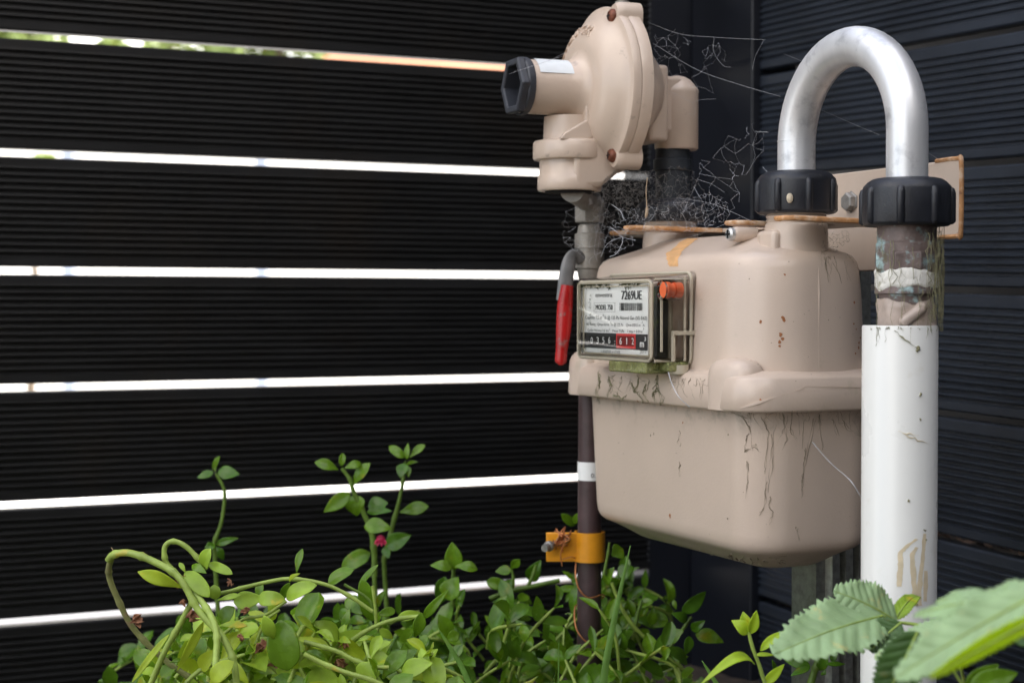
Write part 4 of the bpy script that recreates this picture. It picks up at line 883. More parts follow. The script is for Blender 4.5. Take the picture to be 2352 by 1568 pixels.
web('spider_web', 'fine silvery web stretched over the top left corner of the meter', reg_poly([(1560, 505, 110, 28), (1470, 510, 70, 40), (1420, 550, 40, 35), (1620, 480, 60, 40)]), lambda x, y: 1.46, 280, .00010, 11, link=3, big=.06, curl=.0006,
    spoke=[((1400, 520, 1.47), (1430, 545, 1.47), (1418, 580, 1.46), (1400, 590, 1.46), .0003), ((1425, 545, 1.47), (1395, 560, 1.47), (1380, 590, 1.47), .00028), ((1430, 545, 1.47), (1460, 552, 1.46), .00026), ((1394, 520, 1.48), (1410, 528, 1.48), (1432, 548, 1.47), .00025), ((1405, 470, 1.49), (1425, 485, 1.48), (1433, 505, 1.47), .0003),
           ((1700, 500, 1.4), (1600, 540, 1.4), (1530, 555, 1.42), .00015), ((1735, 512, 1.4), (1640, 470, 1.45), (1560, 455, 1.5), .00015)])
web('spider_web', 'thin grey threads falling past the shut-off valve', reg_poly([(1360, 540, 35, 70), (1335, 520, 50, 60), (1380, 500, 20, 50)]), lambda x, y: 1.57, 120, .00010, 12, link=2, curl=.001,
    spoke=[((1385, 450, 1.57), (1378, 500, 1.57), (1365, 570, 1.56), (1372, 600, 1.56), .00022), ((1400, 465, 1.56), (1382, 520, 1.57), (1370, 590, 1.56), .00018)])
web('spider_web', 'tangled brown web on the right port and the bracket shelf', reg_poly([(1930, 545, 30, 18), (1895, 510, 25, 12), (1905, 560, 25, 25)]), lambda x, y: 1.36, 90, .00012, 13, link=3, mat='thread', curl=.0006)
m = MB(); m.tube(smooth_path([at(1487, 408, 1.5), at(1484, 440, 1.5), at(1486, 480, 1.5), at(1483, 500, 1.5)], 5), [.0004] * 10 + [.0014] * 4 + [.001, .0005], 6); o = m.build('dead_twig', pm('twig', (0.40, 0.30, 0.20), .8), smooth=60); struct(o, None, 'tan dead twig hanging in the dense web under the regulator', 'twig')
m = MB(); m.tube(smooth_path([at(1866, 1015, 1.25), at(1905, 1060, 1.25), at(1945, 1095, 1.25), at(1960, 1112, 1.24), at(1977, 1140, 1.24)], 5), .0003, 5); m.tube(smooth_path([at(1535, 920 - 65, 1.32), at(1545, 885, 1.31), at(1560, 912, 1.30), at(1585, 935, 1.30)], 5), .0003, 5)
o = m.build('loose_thread', M['web'], smooth=60); struct(o, None, 'single pale thread running down the meter to the white pipe', 'thread')
m = MB(); P0 = L(0, 0, .094); m.sphere(at(1814, 455, 1.3655), .0028, (1, .5, 1.5)); o = m.build('insect_pupa', pm('pupa', (0.55, 0.48, 0.36), .6, var=.2, vscale=300), smooth=60); struct(o, None, 'tiny pale insect case stuck to the left black nut', 'insect case')

# ================================================================== PLANTS
def leaf_geo(m, base, tip, width, nrm, shape='ovate', curl=.12, fold=.18, nx=7, ny=6, wave=0.0, rnd=random, teeth=0):
    base, tip = Vector(base), Vector(tip); d = tip - base; ln = d.length; t = d / ln
    nrm = (nrm - t * nrm.dot(t)).normalized(); s = t.cross(nrm); rows = []; ph = rnd.uniform(0, 6)
    for i in range(nx + 1):
        x = i / nx
        if shape == 'ovate': wv = (math.sin(math.pi * x ** .72) ** .85) if 0 < x < 1 else 0
        elif shape == 'round': wv = (1 - abs(2 * x ** .85 - 1) ** 2.4) ** .5 if 0 < x < 1 else 0
        elif shape == 'spoon': wv = (math.sin(math.pi * min(1, .03 + x ** 1.5 * .97)) ** .75) * (1 if x > .15 else .8) if x < 1 else 0; wv = max(wv, .16 if x < .5 else 0)
        else: wv = (math.sin(math.pi * x ** .62) ** .8) if 0 < x < 1 else 0
        wv = max(wv, .05 if x < .5 else .015)
        cx = base + t * (ln * x) + nrm * (curl * ln * math.sin(math.pi * x) + (-curl * .6 * ln * x * x)); row = []
        for j in range(-ny // 2, ny // 2 + 1):
            y = j / (ny / 2); ww = wv * width / 2
            if teeth and abs(j) == ny // 2: ww *= 1 + (.10 if i % 2 else -.05)
            row.append(cx + s * (y * ww) + nrm * (fold * abs(y) ** 1.3 * ww + wave * ww * math.sin(x * 14 + ph) * abs(y) ** 2) + (t * (.02 * ln * (1 if i % 2 else 0)) if teeth and abs(j) == ny // 2 else t * 0))
        rows.append(row)
    m.loft(rows, False, False, closed=False)
def px_leaf(parent, x0, y0, x1, y1, wpx, d, mat, d1=None, tilt=(0, 0), curl=.1, fold=.15, shape='ovate', name='leaf', rnd=random, thick=.0008):
    d1 = d if d1 is None else d1; m = MB(); a, b = at(x0, y0, d), at(x1, y1, d1)
    nr = Vector((tilt[0], -1, .35 + tilt[1])); leaf_geo(m, a, b, pxsize(wpx, d), nr, shape, curl, fold, rnd=rnd)
    return m.build(name, M[mat], parent, smooth=70, fix=False, subsurf=1, solidify=thick)
def z7(x, y): return 183.75 + .3673 * x, 992.25 + .3673 * y
def z8(x, y): return 698.2 + .3673 * x, 992.25 + .3673 * y
def z5(x, y): return 1194.4 + .4377 * x, 882 + .4377 * y
def z6(x, y): return 1653.75 + .29688 * x, 1194.4 + .29688 * y
def stem_px(parent, zf, pts, d, rpx, mat, name='stem', taper=1.0, nodes=True, nm='stem'):
    P = []; n = len(pts)
    for i, q in enumerate(pts):
        dd_ = d if not isinstance(d, tuple) else d[0] + (d[1] - d[0]) * i / (n - 1); P.append(at(*zf(*q), dd_))
    S_ = smooth_path(P, 7); d0 = d if not isinstance(d, tuple) else d[0]; r = pxsize(rpx * .58, d0)
    rad = [r * (1 - (1 - taper) * i / (len(S_) - 1)) for i in range(len(S_))]
    if nodes:
        for k in range(9, len(S_) - 4, 13): rad[k] *= 1.28; rad[k + 1] *= 1.1; rad[k - 1] *= 1.1
    m = MB(); m.tube(S_, rad, 12); o = m.build(name, M[mat], parent, smooth=70); return S_
rl = random.Random(31)
# --- plant A: the big arching succulent branch at left front
D1 = 1.36
def plant(label, zf, leaves, stems, d, base, group='trailing succulent shoots', mat0='leafL', dry=(), nodes=()):
    b = at(*zf(*base), d); p = thing('succulent_plant', label, 'plant', Vector((b.x, b.y, 0.01)), group)
    if 'fence' in group:
        m = MB(); m.tube(smooth_path([b, b + Vector((.006, .0, -.5 * (b.z - .01))), Vector((b.x + .01, b.y - .005, .0))], 6), .0026, 8); m.build('stem', M['stemD'], p, smooth=70)
    for s in stems:
        pts, rp, mt = s[:3]; tp_ = s[3] if len(s) > 3 else .8; dd_ = s[4] if len(s) > 4 else d; stem_px(p, zf, pts, dd_, rp, mt, taper=tp_)
    for l in leaves:
        x0, y0, x1, y1, w = l[:5]; mt = l[5] if len(l) > 5 else mat0; dof = l[6] if len(l) > 6 else rl.uniform(-.02, .02); sh = l[7] if len(l) > 7 else (rl.choice(('round', 'spoon', 'ovate')) if mat0 == 'leafL' and mt != 'leafD' else 'ovate')
        a, b2 = zf(x0, y0), zf(x1, y1); px_leaf(p, *a, *b2, w * .3673 if zf in (z7, z8) else w * (.4377 if zf is z5 else .297), d + dof, mt, d1=d + dof + rl.uniform(-.012, .006), tilt=(rl.uniform(-.5, .5), rl.uniform(-.2, .6)), curl=rl.uniform(.02, .14), fold=rl.uniform(.05, .3), shape=sh, rnd=rl)
    for (x, y, s_) in dry:
        m = MB(); c = at(*zf(x, y), d - .012)
        for k in range(2):
            dv = Vector((rl.gauss(0, 1), rl.gauss(0, .6), -abs(rl.gauss(0, 1)))).normalized() * pxsize(s_ * .3673, d); leaf_geo(m, c - dv * .4, c + dv * .7, pxsize(s_ * .20, d), Vector((rl.gauss(0, .8), -1, .2)), 'ovate', rl.uniform(-.4, .4), 1.1, nx=10, wave=.8, rnd=rl)
        m.build('withered_leaf', M['dry'], p, smooth=60, fix=False, solidify=.0004)
    return p
plant('thick arching succulent branch curling over at the far left of the plants', z7,
      [(640, 970, 362, 870, 92, 'leafY', -.02, 'spoon'), (655, 870, 810, 1030, 110, 'leafL'), (700, 830, 790, 880, 60, 'leafM'), (780, 850, 812, 728, 100, 'leafL'), (800, 820, 955, 885, 66, 'leafL'), (845, 1045, 838, 952, 78, 'leafL'), (860, 1050, 1005, 1015, 44, 'leafL'), (660, 880, 620, 812, 34, 'leafL'),
       (560, 1260, 320, 1566, 46, 'leafY', -.03), (775, 1180, 605, 1495, 62, 'leafY', -.01), (820, 1560, 955, 1430, 118, 'leafY', -.05), (900, 1250, 735, 1270, 40, 'leafM', .03), (560, 1440, 640, 1420, 30, 'leafM', .02)],
      [([(178, 800), (205, 768), (280, 752), (370, 770), (470, 812), (580, 872), (650, 950), (720, 1080), (790, 1170), (870, 1250), (930, 1350), (965, 1450), (980, 1580)], 14.5, 'stem', .95, (1.36, 1.32)),
       ([(200, 780), (180, 850), (190, 930), (240, 1050), (310, 1190), (400, 1300), (540, 1430), (700, 1545), (760, 1600)], 12, 'stemO', 1, (1.36, 1.40)),
       ([(690, 970), (770, 1070), (830, 1170), (855, 1270), (852, 1390), (845, 1500)], 13, 'stem', 1, (1.345, 1.31)),
       ([(570, 850), (535, 805), (530, 720), (575, 682), (650, 705), (730, 780), (790, 860)], 11, 'stem', .9),
       ([(700, 1060), (620, 1210), (530, 1370), (440, 1580)], 12.5, 'stem', 1, (1.35, 1.36)),
       ([(203, 780), (208, 745), (196, 718)], 3, 'node', .5)],
      D1, (600, 1560), dry=[(640, 925, 90), (720, 1130, 90), (355, 1170, 95), (945, 930, 50), (650, 1060, 50)])
plant('pale green succulent with a large upright oval leaf, centre of the left clump', z7,
      [(1300, 1490, 1250, 1170, 215, 'leafM', -.03), (1215, 1290, 1150, 1150, 95, 'leafL', -.03), (960, 1060, 1150, 1035, 118, 'leafL'), (1110, 1040, 1280, 1045, 100, 'leafL'), (1290, 1040, 1475, 950, 110, 'leafL', -.02), (880, 1200, 960, 1090, 110, 'leafM'), (870, 1210, 1045, 1205, 55, 'leafL'),
       (1355, 880, 1390, 725, 56, 'leafM', .02, 'spoon'), (1310, 930, 1370, 880, 36, 'leafY'), (1330, 1140, 1490, 1310, 110, 'leafL', .02), (1100, 1430, 1010, 1490, 90, 'leafM'), (780, 1280, 740, 1450, 100, 'leafM', .02), (1120, 1060, 1130, 930, 60, 'leafM', .03), (1250, 1060, 1310, 940, 60, 'leafM', .04), (1380, 1120, 1440, 1010, 80, 'leafL', .03),
       (1000, 1340, 1080, 1410, 60, 'leafM'), (1130, 1490, 1150, 1420, 60, 'leafM'), (1470, 1560, 1370, 1500, 60), (1230, 1330, 1130, 1200, 70, 'leafM', .05)],
      [([(860, 1010), (950, 990), (1150, 940), (1320, 915), (1530, 950), (1680, 1020), (1830, 1120)], 8.5, 'stem', .9), ([(900, 1260), (1020, 1170), (1160, 1140), (1290, 1055)], 7, 'stem'), ([(1090, 1400), (1160, 1430), (1250, 1510), (1360, 1600)], 10, 'stem'), ([(985, 1310), (1200, 1290), (1400, 1310), (1560, 1355)], 9, 'stem', 1, 1.40), ([(1100, 1320), (1160, 1180), (1250, 1110)], 7, 'stem')],
      1.38, (1250, 1560), dry=[(1040, 1110, 60), (1150, 1340, 100), (1210, 1440, 60), (1000, 1280, 50)])
plant('light green succulent shoot with paired leaves lying across the middle of the clump', z8,
      [(430, 1180, 365, 915, 110, 'leafM', .03), (150, 950, 310, 850, 100, 'leafM', .06), (260, 1040, 395, 1130, 110, 'leafM', .04), (290, 1100, 250, 1240, 70, 'leafM', .03), (740, 1170, 900, 985, 64, 'leafM', .02), (580, 1165, 745, 1130, 70, 'leafL'), (690, 1280, 735, 1130, 90, 'leafM'), (720, 1350, 770, 1265, 74, 'leafM'),
       (610, 1500, 805, 1440, 130, 'leafL', -.05), (490, 1540, 640, 1360, 120, 'leafM', -.04), (360, 1590, 430, 1440, 170, 'leafL', -.06), (470, 1230, 560, 1290, 60, 'leafL'), (560, 1290, 440, 1450, 44, 'leafL'), (170, 1330, 200, 1440, 100, 'leafL'), (330, 1310, 425, 1275, 40, 'leafL'), (890, 1300, 970, 1255, 80, 'leafM', .03), (460, 1090, 510, 985, 60, 'leafM', .05), (570, 1110, 470, 1140, 60, 'leafM', .04),
       (340, 980, 460, 825, 50, 'leafM', .04), (30, 1290, 90, 1320, 50, 'leafL'), (10, 1160, 80, 1310, 80, 'leafL')],
      [([(230, 1360), (330, 1280), (450, 1210), (590, 1165), (720, 1150)], 10, 'stem', .8), ([(0, 1310), (100, 1335), (210, 1370), (320, 1425), (440, 1465), (530, 1470)], 10, 'stem', .9, 1.36), ([(0, 1385), (120, 1445), (260, 1500), (400, 1540), (520, 1590)], 10, 'stem', 1, 1.34), ([(430, 960), (445, 1100), (450, 1200)], 7, 'stem'), ([(250, 950), (400, 1040), (440, 1140)], 6, 'stemD')],
      1.42, (500, 1560), dry=[(260, 1320, 60), (60, 1480, 110), (230, 1430, 80)])
# sprigs against the left fence
plant('lone thin sprig with three leaves standing against the left fence', z7,
      [(835, 250, 730, 285, 56, 'leafD'), (845, 255, 868, 150, 52, 'leafM'), (860, 250, 998, 262, 92, 'leafD'), (850, 700, 990, 660, 50, 'leafD'), (850, 720, 900, 800, 60, 'leafD'), (840, 700, 780, 740, 60, 'leafD')],
      [([(842, 760), (840, 690), (885, 560), (905, 400), (890, 330), (848, 258)], 9, 'stemD', .6)], 1.80, (842, 760), 'sprigs against the fence')
plant('taller leafy sprig with a magenta bud against the left fence', z8,
      [(215, 235, 68, 185, 80, 'leafM'), (230, 210, 245, 130, 44, 'leafM'), (255, 225, 360, 190, 60, 'leafM'), (300, 340, 410, 190, 90, 'leafM'), (290, 380, 122, 500, 100, 'leafM'), (320, 390, 330, 525, 140, 'leafM'), (400, 470, 525, 440, 120, 'leafD'), (390, 500, 550, 490, 70, 'leafD'), (375, 590, 550, 600, 120, 'leafM', -.03), (415, 750, 230, 860, 110, 'leafM'), (510, 720, 670, 640, 120, 'leafD', .03), (500, 720, 530, 790, 60, 'leafD')],
      [([(440, 900), (440, 760), (420, 620), (370, 500), (310, 370), (285, 290), (235, 225)], 13, 'stemD', .55)], 1.74, (440, 900), 'sprigs against the fence')
f = MB(); c = at(*z8(480, 668), 1.715)
for k in range(9): a = 2 * math.pi * k / 9; leaf_geo(f, c, c + Vector((math.cos(a) * .007, -.004, -.004 + math.sin(a) * .003)), .004, Vector((0, -.4, 1)), rnd=rl)
f.sphere(c, .0045); fo = f.build('flower_bud', M['flower'], smooth=60); struct(fo, None, 'small magenta bud under a leaf of the fence sprig', 'flower')
plant('slim sprig with a crown of leaves, right of the magenta bud', z8,
      [(630, 160, 530, 85, 60, 'leafM'), (645, 170, 650, 65, 40, 'leafM'), (660, 160, 757, 75, 56, 'leafM'), (640, 200, 712, 185, 36, 'leafM'), (630, 195, 600, 285, 84, 'leafD'), (640, 210, 655, 280, 50, 'leafM'), (600, 500, 780, 460, 90, 'leafM')],
      [([(500, 800), (555, 580), (590, 450), (615, 330), (635, 180)], 11, 'stemD', .5)], 1.78, (500, 800), 'sprigs against the fence')
plant('sprig with three pointed leaves at the foot of the left fence', z8,
      [(940, 860, 925, 685, 120, 'leafM'), (925, 850, 790, 828, 80, 'leafM'), (945, 840, 1088, 855, 84, 'leafM'), (900, 1050, 960, 900, 150, 'leafM', -.02), (880, 900, 850, 1080, 110, 'leafD')],
      [([(900, 1250), (930, 1050), (935, 850)], 12, 'stemD', .7)], 1.66, (900, 1250), 'sprigs against the fence')
plant('low sprig with rounded leaves left of the brown pipe', z8,
      [(1300, 860, 1195, 870, 70, 'leafM'), (1290, 850, 1350, 795, 60, 'leafM'), (1250, 960, 1140, 930, 80, 'leafM'), (1240, 1000, 1300, 920, 90, 'leafD'), (1330, 1040, 1430, 1070, 80, 'leafM'), (1410, 930, 1480, 800, 100, 'leafD'), (1290, 1050, 1180, 1060, 60, 'leafD'), (1700, 580, 1610, 510, 60, 'leafM'), (1690, 570, 1720, 500, 50, 'leafM')],
      [([(1160, 1040), (1300, 990), (1440, 960), (1600, 925)], 10, 'stemD', .9), ([(1300, 1000), (1310, 930), (1300, 850)], 8, 'stemD', .6), ([(1400, 960), (1430, 900), (1450, 830)], 8, 'stemD')], 1.70, (1300, 1200), 'sprigs against the fence')
plant('dark leafy succulent between the brown pipe and the dark corner post', z5,
      [(850, 1200, 980, 1085, 80, 'leafD'), (820, 1180, 805, 1130, 30, 'leafM'), (780, 1240, 665, 1240, 90, 'leafM'), (700, 1160, 690, 1270, 60, 'leafM'), (880, 1240, 800, 1200, 60, 'leafD'), (860, 1290, 770, 1340, 90, 'leafM'), (920, 1310, 1070, 1350, 90, 'leafM'), (900, 1290, 970, 1240, 60, 'leafD'), (890, 1320, 870, 1420, 60, 'leafD'), (620, 1160, 700, 1140, 60, 'leafM'), (510, 1000, 600, 960, 90, 'leafD'), (480, 900, 540, 860, 90, 'leafM'), (450, 1050, 490, 960, 80, 'leafM'), (700, 1500, 820, 1480, 50, 'leafM'), (560, 1380, 530, 1300, 60, 'leafM')],
      [([(480, 1040), (560, 1220), (700, 1370), (900, 1530)], 8, 'stem', .9), ([(760, 1420), (850, 1290), (900, 1220)], 7, 'stemD'), ([(440, 1000), (460, 900), (470, 830)], 7, 'stemD'), ([(600, 1300), (620, 1200), (640, 1130)], 6, 'stemD')], 1.62, (700, 1560), 'sprigs against the fence')
plant('dark glossy sprig rising just left of the white pipe, under the bramble', z6,
      [(700, 1130, 500, 1080, 110, 'leafD'), (700, 1130, 545, 1200, 70, 'leafD'), (770, 1160, 830, 1010, 90, 'leafD'), (820, 1110, 975, 1110, 40, 'leafD'), (860, 1090, 900, 1020, 60, 'leafD'), (430, 1170, 405, 1075, 40, 'leafD'), (700, 1060, 640, 1050, 60, 'leafD'), (790, 1170, 820, 1190, 60, 'leafD')],
      [([(700, 1270), (730, 1170), (760, 1080), (830, 1000)], 16, 'stemD', .6)], 1.45, (700, 1260), 'sprigs against the fence')
# ground cover: the uncountable mass of shaded leaves behind
gc = MB(); gs = MB(); rg2 = random.Random(77)
def top_edge(x):                                       # picture height above which no cover grows
    pts = [(-100, 1600), (200, 1560), (330, 1480), (480, 1400), (650, 1390), (830, 1400), (1000, 1370), (1200, 1330), (1320, 1300), (1450, 1290), (1550, 1400), (1650, 1480), (1760, 1560), (1900, 1500), (2000, 1560), (2400, 1600)]
    for a, b in zip(pts, pts[1:]):
        if a[0] <= x <= b[0]: return a[1] + (b[1] - a[1]) * (x - a[0]) / (b[0] - a[0])
    return 1600
gidx = []
def cover_leaf(q, tip, w, nrm, mi, **k):
    f0 = len(gc.f); leaf_geo(gc, q, tip, w * rg2.uniform(.55, .95), nrm, rg2.choice(('ovate', 'spoon', 'round', 'spoon')), rg2.uniform(-.05, .22), rg2.uniform(.08, .6), nx=6, ny=4, rnd=rg2, **k); gidx.extend([mi] * (len(gc.f) - f0))
def shoot(c, ln, dv, lmin, lmax, mats, rst=.0017):
    p0 = c - dv * ln - Z3 * .03; P = smooth_path([p0, (p0 + c) / 2 + Vector((rg2.gauss(0, .008), 0, .006)), c], 4)
    gs.tube(P, [rst] * (len(P) - 1) + [rst * .6], 6); o1 = dv.orthogonal().normalized(); o2 = dv.cross(o1); a0 = rg2.uniform(0, 6.28)
    for n_, k in enumerate(range(2, len(P), 2)):
        for sg in (-1, 1):
            if rg2.random() < .2: continue
            a = a0 + n_ * 1.57 + rg2.gauss(0, .3); sd = (o1 * math.cos(a) + o2 * math.sin(a)) * sg; l_ = rg2.uniform(lmin, lmax) * (.7 if k > len(P) - 3 else 1); q = P[k]
            tipd = (sd * .9 + dv * rg2.uniform(.1, .8) + Z3 * .1).normalized(); cover_leaf(q, q + tipd * l_, l_ * rg2.uniform(.5, .72), Z3 * .8 + Vector((rg2.gauss(0, .35), -.7, 0)), rg2.choice(mats))
for i in range(215):
    x = rg2.uniform(180, 1690); te = top_edge(x); y = te + 20 + rg2.random() * (1690 - te); d = rg2.uniform(1.52, 1.90)
    if x > 1480 and rg2.random() < .45: continue
    c = at(x, y, d)
    if c.z < 0.02: continue
    shoot(c, rg2.uniform(.03, .07), Vector((rg2.gauss(0, 1), rg2.gauss(0, .5), rg2.uniform(-.1, 1.0))).normalized(), .020, .038, (0, 0, 1))
for x, y in ((1430, 1325), (1450, 1345), (1400, 1330), (1480, 1350), (1420, 1360), (1320, 1345), (1460, 1380), (1490, 1400)): shoot(at(x, y, 1.86), .04, Vector((rg2.gauss(0, 1), -.3, .5)).normalized(), .022, .036, (0, 0, 1))
for i in range(84):                                    # nearer, lighter shoots of the left clump
    x = rg2.uniform(340, 1010); te = 1400 + abs(x - 640) * .28; y = te + rg2.random() * (1660 - te); d = rg2.uniform(1.36, 1.50)
    shoot(at(x, y, d), rg2.uniform(.03, .06), Vector((rg2.gauss(0, 1), rg2.gauss(0, .5), rg2.uniform(-.1, .9))).normalized(), .022, .037, (1, 1, 2, 2, 2, 3), .0021)
gco = gc.build('ground_cover', None, smooth=70, fix=False)
M['cover'] = leafmat('cover_leaf', (0.085, 0.19, 0.014), 0.28, 0.26, var=.4)
for mt in (M['cover'], M['leafM'], M['leafL'], M['leafY']): gco.data.materials.append(mt)
gco.data.polygons.foreach_set('material_index', gidx); struct(gco, 'stuff')
gso = gs.build('ground_cover_stems', M['stem'], smooth=70); struct(gso, 'stuff')

# --- bright shoot in front, right of centre
ss = thing('seedling', 'bright yellow-green shoot with a trumpet-shaped tip in front of the dark corner', 'plant', at(*z6(360, 1250), 1.20) * 1)
stem_px(ss, z6, [(420, 1400), (350, 1260), (300, 1110), (255, 990), (225, 880), (222, 830)], 1.20, 9, 'leafY' and 'stem', taper=.75, nodes=False)
M['lime'] = leafmat('lime_leaf', (0.40, 0.56, 0.03), 0.35, 0.38, var=.15)
def l6(x0, y0, x1, y1, w, **k): a, b = z6(x0, y0), z6(x1, y1); return px_leaf(ss, *a, *b, w * .297, k.pop('d', 1.20), 'lime', rnd=rl, **k)
l6(215, 880, 95, 770, 120, tilt=(-.2, .4), curl=.2, fold=.4); l6(230, 880, 285, 695, 95, tilt=(.3, 0), curl=.05, fold=.4); l6(205, 860, 180, 705, 110, tilt=(0, -.2), d=1.205, curl=.1, fold=.2)
l6(310, 1010, 510, 845, 75, tilt=(.3, .6), curl=.16, fold=.3); l6(275, 1040, 420, 1040, 44, tilt=(0, .9), curl=.05); l6(340, 1270, 500, 1110, 84, tilt=(.4, .3), curl=.05)
m = MB(); a = at(*z5(1232, 1470), 1.20); b = at(*z5(958, 1540), 1.17); leaf_geo(m, a, b, pxsize(30, 1.2), Vector((0, -.7, .8)), 'ovate', -.30 * -1, .25, nx=10, rnd=rl); m.build('leaf', M['lime'], ss, smooth=70, fix=False, subsurf=1, solidify=.0008)
# --- grass blades
def blade(label, pts, d, wpx):
    P = smooth_path([at(x, y, d) for x, y in pts], 6); m = MB(); loops = []; n = len(P)
    for i, p in enumerate(P):
        t = (P[min(i + 1, n - 1)] - P[max(i - 1, 0)]).normalized(); s = t.cross(Vector((0, -1, .1))).normalized(); h = pxsize(wpx, d) / 2 * (1 - (i / (n - 1)) ** 2.5 * .93); nn = t.cross(s)
        loops.append([p - s * h, p + nn * h * .25, p + s * h])
    m.loft(loops, False, False, closed=False); o = m.build('grass_blade', M['grass'], smooth=60, fix=False, solidify=.0003); struct(o, None, label, 'grass', 'grass blades')
blade('long grass blade standing right of the brown pipe under the meter', [(1380, 1640), (1392, 1520), (1420, 1380), (1448, 1252)], 1.42, 17)
blade('short slanted grass blade in the middle of the succulent clump', [(1090, 1600), (1060, 1530), (1030, 1480), (1006, 1442)], 1.36, 13)
blade('hair-thin upright grass blade left of the brown pipe', [(1282, 1620), (1283, 1540), (1284, 1448)], 1.4, 4)
blade('pale slanted grass blade left of the lime green shoot', [(1680, 1620), (1640, 1560), (1612, 1516)], 1.2, 11)
blade('pale grass tip poking up at the bottom edge, below the succulents', [(1150, 1590), (1210, 1570), (1236, 1552)], 1.3, 12)
# --- brambles at lower right
TR = [random.Random(k).uniform(-.05, .05) for k in range(37)]
def serrated(parent, base, tip, width, nrm, mat, curl=.1, fold=.12, n=40, name='leaflet', asym=1.0, wave=.06):
    base, tip = Vector(base), Vector(tip); d = tip - base; ln = d.length; t = d / ln; nrm = (nrm - t * nrm.dot(t)).normalized(); s = t.cross(nrm); m = MB(); NY = 10; rows = []
    for i in range(n * 2 + 1):
        x = i / (n * 2); wv = (math.sin(math.pi * min(1, x ** .66)) ** .62) if 0 < x < 1 else 0.0; wv = max(wv, .03)
        row = []
        for j in range(-NY, NY + 1):
            y = j / NY; ww = wv * width / 2 * (asym if y > 0 else 1); edge = abs(y) ** 6
            tooth = ((1 - ((i + (2 if y > 0 else 0)) % 5) / 4.0 - .5) * .38 + TR[i % 37] * 1.2) * edge * width / 2 * (1 if .03 < x < .98 else 0)
            sweep = abs(y) * ww * .35                                     # side veins run forward
            q_ = (x - abs(y) * wv * .16) * 8.5 + (.3 if y > 0 else 0); vein = (abs(math.sin(q_ * math.pi)) ** .6 - .5) * .034 * width * min(1, abs(y) * 4) * (1 - abs(y) ** 6) + TR[(i * 7 + j * 3) % 37] * .012 * width
            p = base + t * (ln * x + sweep * (1 - x) * .6 + edge * .012 * ln * ((i % 4) / 3)) + s * (y * ww + math.copysign(tooth, y if y else 1) * (1 if y else 0)) + nrm * (curl * ln * (math.sin(math.pi * x) - x * x * .6) + fold * abs(y) ** 1.2 * ww + vein + wave * ww * math.sin(x * 17 + y * 2) * abs(y) ** 2)
            row.append(p)
        rows.append(row)
    m.loft(rows, False, False, closed=False); o = m.build(name, M[mat], parent, smooth=80, fix=False, solidify=.0003)
    v = MB(); mid = [r[NY] - nrm * -.0 for r in rows]; v.tube([p + nrm * .0003 for p in mid[:-2]], [.0008 * (1 - .8 * i / len(mid)) for i in range(len(mid) - 2)], 6); v.build('midrib', M['stem'], o, smooth=60)
    return o
br = thing('bramble', 'bramble with soft green saw-edged leaves in front of the foot of the white pipe', 'plant', Vector((.36, 1.08, 0)))
z = z6
def S6(par, x0, y0, d0, x1, y1, d1, w, nrm, mat, **k): return serrated(par, at(*z(x0, y0), d0), at(*z(x1, y1), d1), pxsize(w * .297, (d0 + d1) / 2), Vector(nrm), mat, **k)
S6(br, 1250, 740, 1.13, 420, 1025, 1.08, 470, (-.1, -.8, .75), 'bramble', curl=.04, fold=.10, wave=.10)
S6(br, 1370, 785, 1.14, 888, 540, 1.13, 380, (.1, -.8, .7), 'bramble', curl=.05, fold=.08)
S6(br, 1350, 770, 1.16, 1540, 560, 1.20, 120, (0, -.6, .9), 'leafL', curl=.1)
S6(br, 1400, 790, 1.12, 1160, 1010, 1.12, 240, (-.5, -.9, .3), 'brambleD', curl=.06, fold=.2)
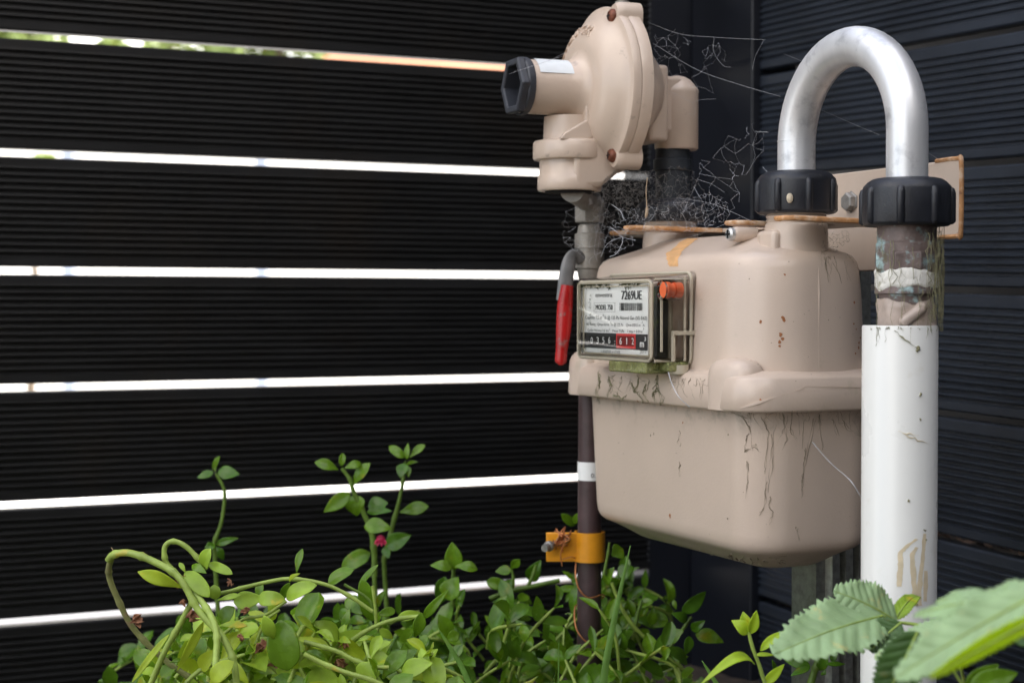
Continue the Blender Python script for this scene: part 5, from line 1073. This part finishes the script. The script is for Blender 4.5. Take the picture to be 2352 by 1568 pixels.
S6(br, 1900, 800, 1.04, 1190, 1060, 1.05, 210, (-.1, -.7, .8), 'bramble', curl=.05)
m = MB(); m.tube(smooth_path([at(*z(1250, 740), 1.13), at(*z(1370, 785), 1.14), at(*z(1600, 830), 1.10), at(*z(1800, 1000), 1.10), at(*z(1890, 1260), 1.12), at(*z(1900, 1600), 1.14)], 6), .0012, 8); m.build('stem', M['stem'], br, smooth=60)
b2 = thing('bramble', 'nearest out-of-focus bramble leaves at the lower right corner with a lime green underside', 'plant', Vector((.33, .95, 0)))
S6(b2, 2700, 640, .80, 1490, 700, .86, 430, (0, -.55, 1), 'bramble', curl=.05, fold=.05, wave=.16)
S6(b2, 2440, 580, .80, 1350, 1215, .82, 390, (-.25, -.8, .6), 'bramble', curl=.03, fold=.10, wave=.16)
S6(b2, 2480, 740, .785, 1625, 1215, .79, 135, (.1, -.9, .1), 'brambleY', curl=-.02, fold=.05)
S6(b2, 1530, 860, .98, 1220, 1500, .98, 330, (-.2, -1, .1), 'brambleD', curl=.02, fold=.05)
S6(b2, 2120, 640, .90, 1660, 610, .93, 190, (.1, -.7, .8), 'bramble', curl=.08, wave=.12)
S6(b2, 1880, 900, .90, 1500, 1010, .91, 170, (-.1, -.8, .7), 'bramble', curl=.08, wave=.12)
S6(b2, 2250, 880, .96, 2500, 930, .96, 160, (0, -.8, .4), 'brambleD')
m = MB(); m.tube(smooth_path([at(*z(2400, 720), .81), at(*z(2450, 1000), .85), at(*z(2420, 1600), 1.0)], 6), .0014, 8); m.build('stem', M['stem'], b2, smooth=60)
lo3 = thing('succulent_plant', 'blurred round green leaf at the very bottom right corner', 'plant', at(*z(2150, 1400), .98), 'trailing succulent shoots')
px_leaf(lo3, *z(1920, 1330), *z(2310, 1170), 62, .98, 'leafM', tilt=(0, .2), fold=.2, rnd=rl); px_leaf(lo3, *z(1900, 1330), *z(2160, 1110), 58, .99, 'leafM', tilt=(.3, .2), fold=.2, rnd=rl)
stem_px(lo3, z, [(1900, 1300), (1830, 1200), (1800, 1130)], .99, 5, 'stem', nodes=False)
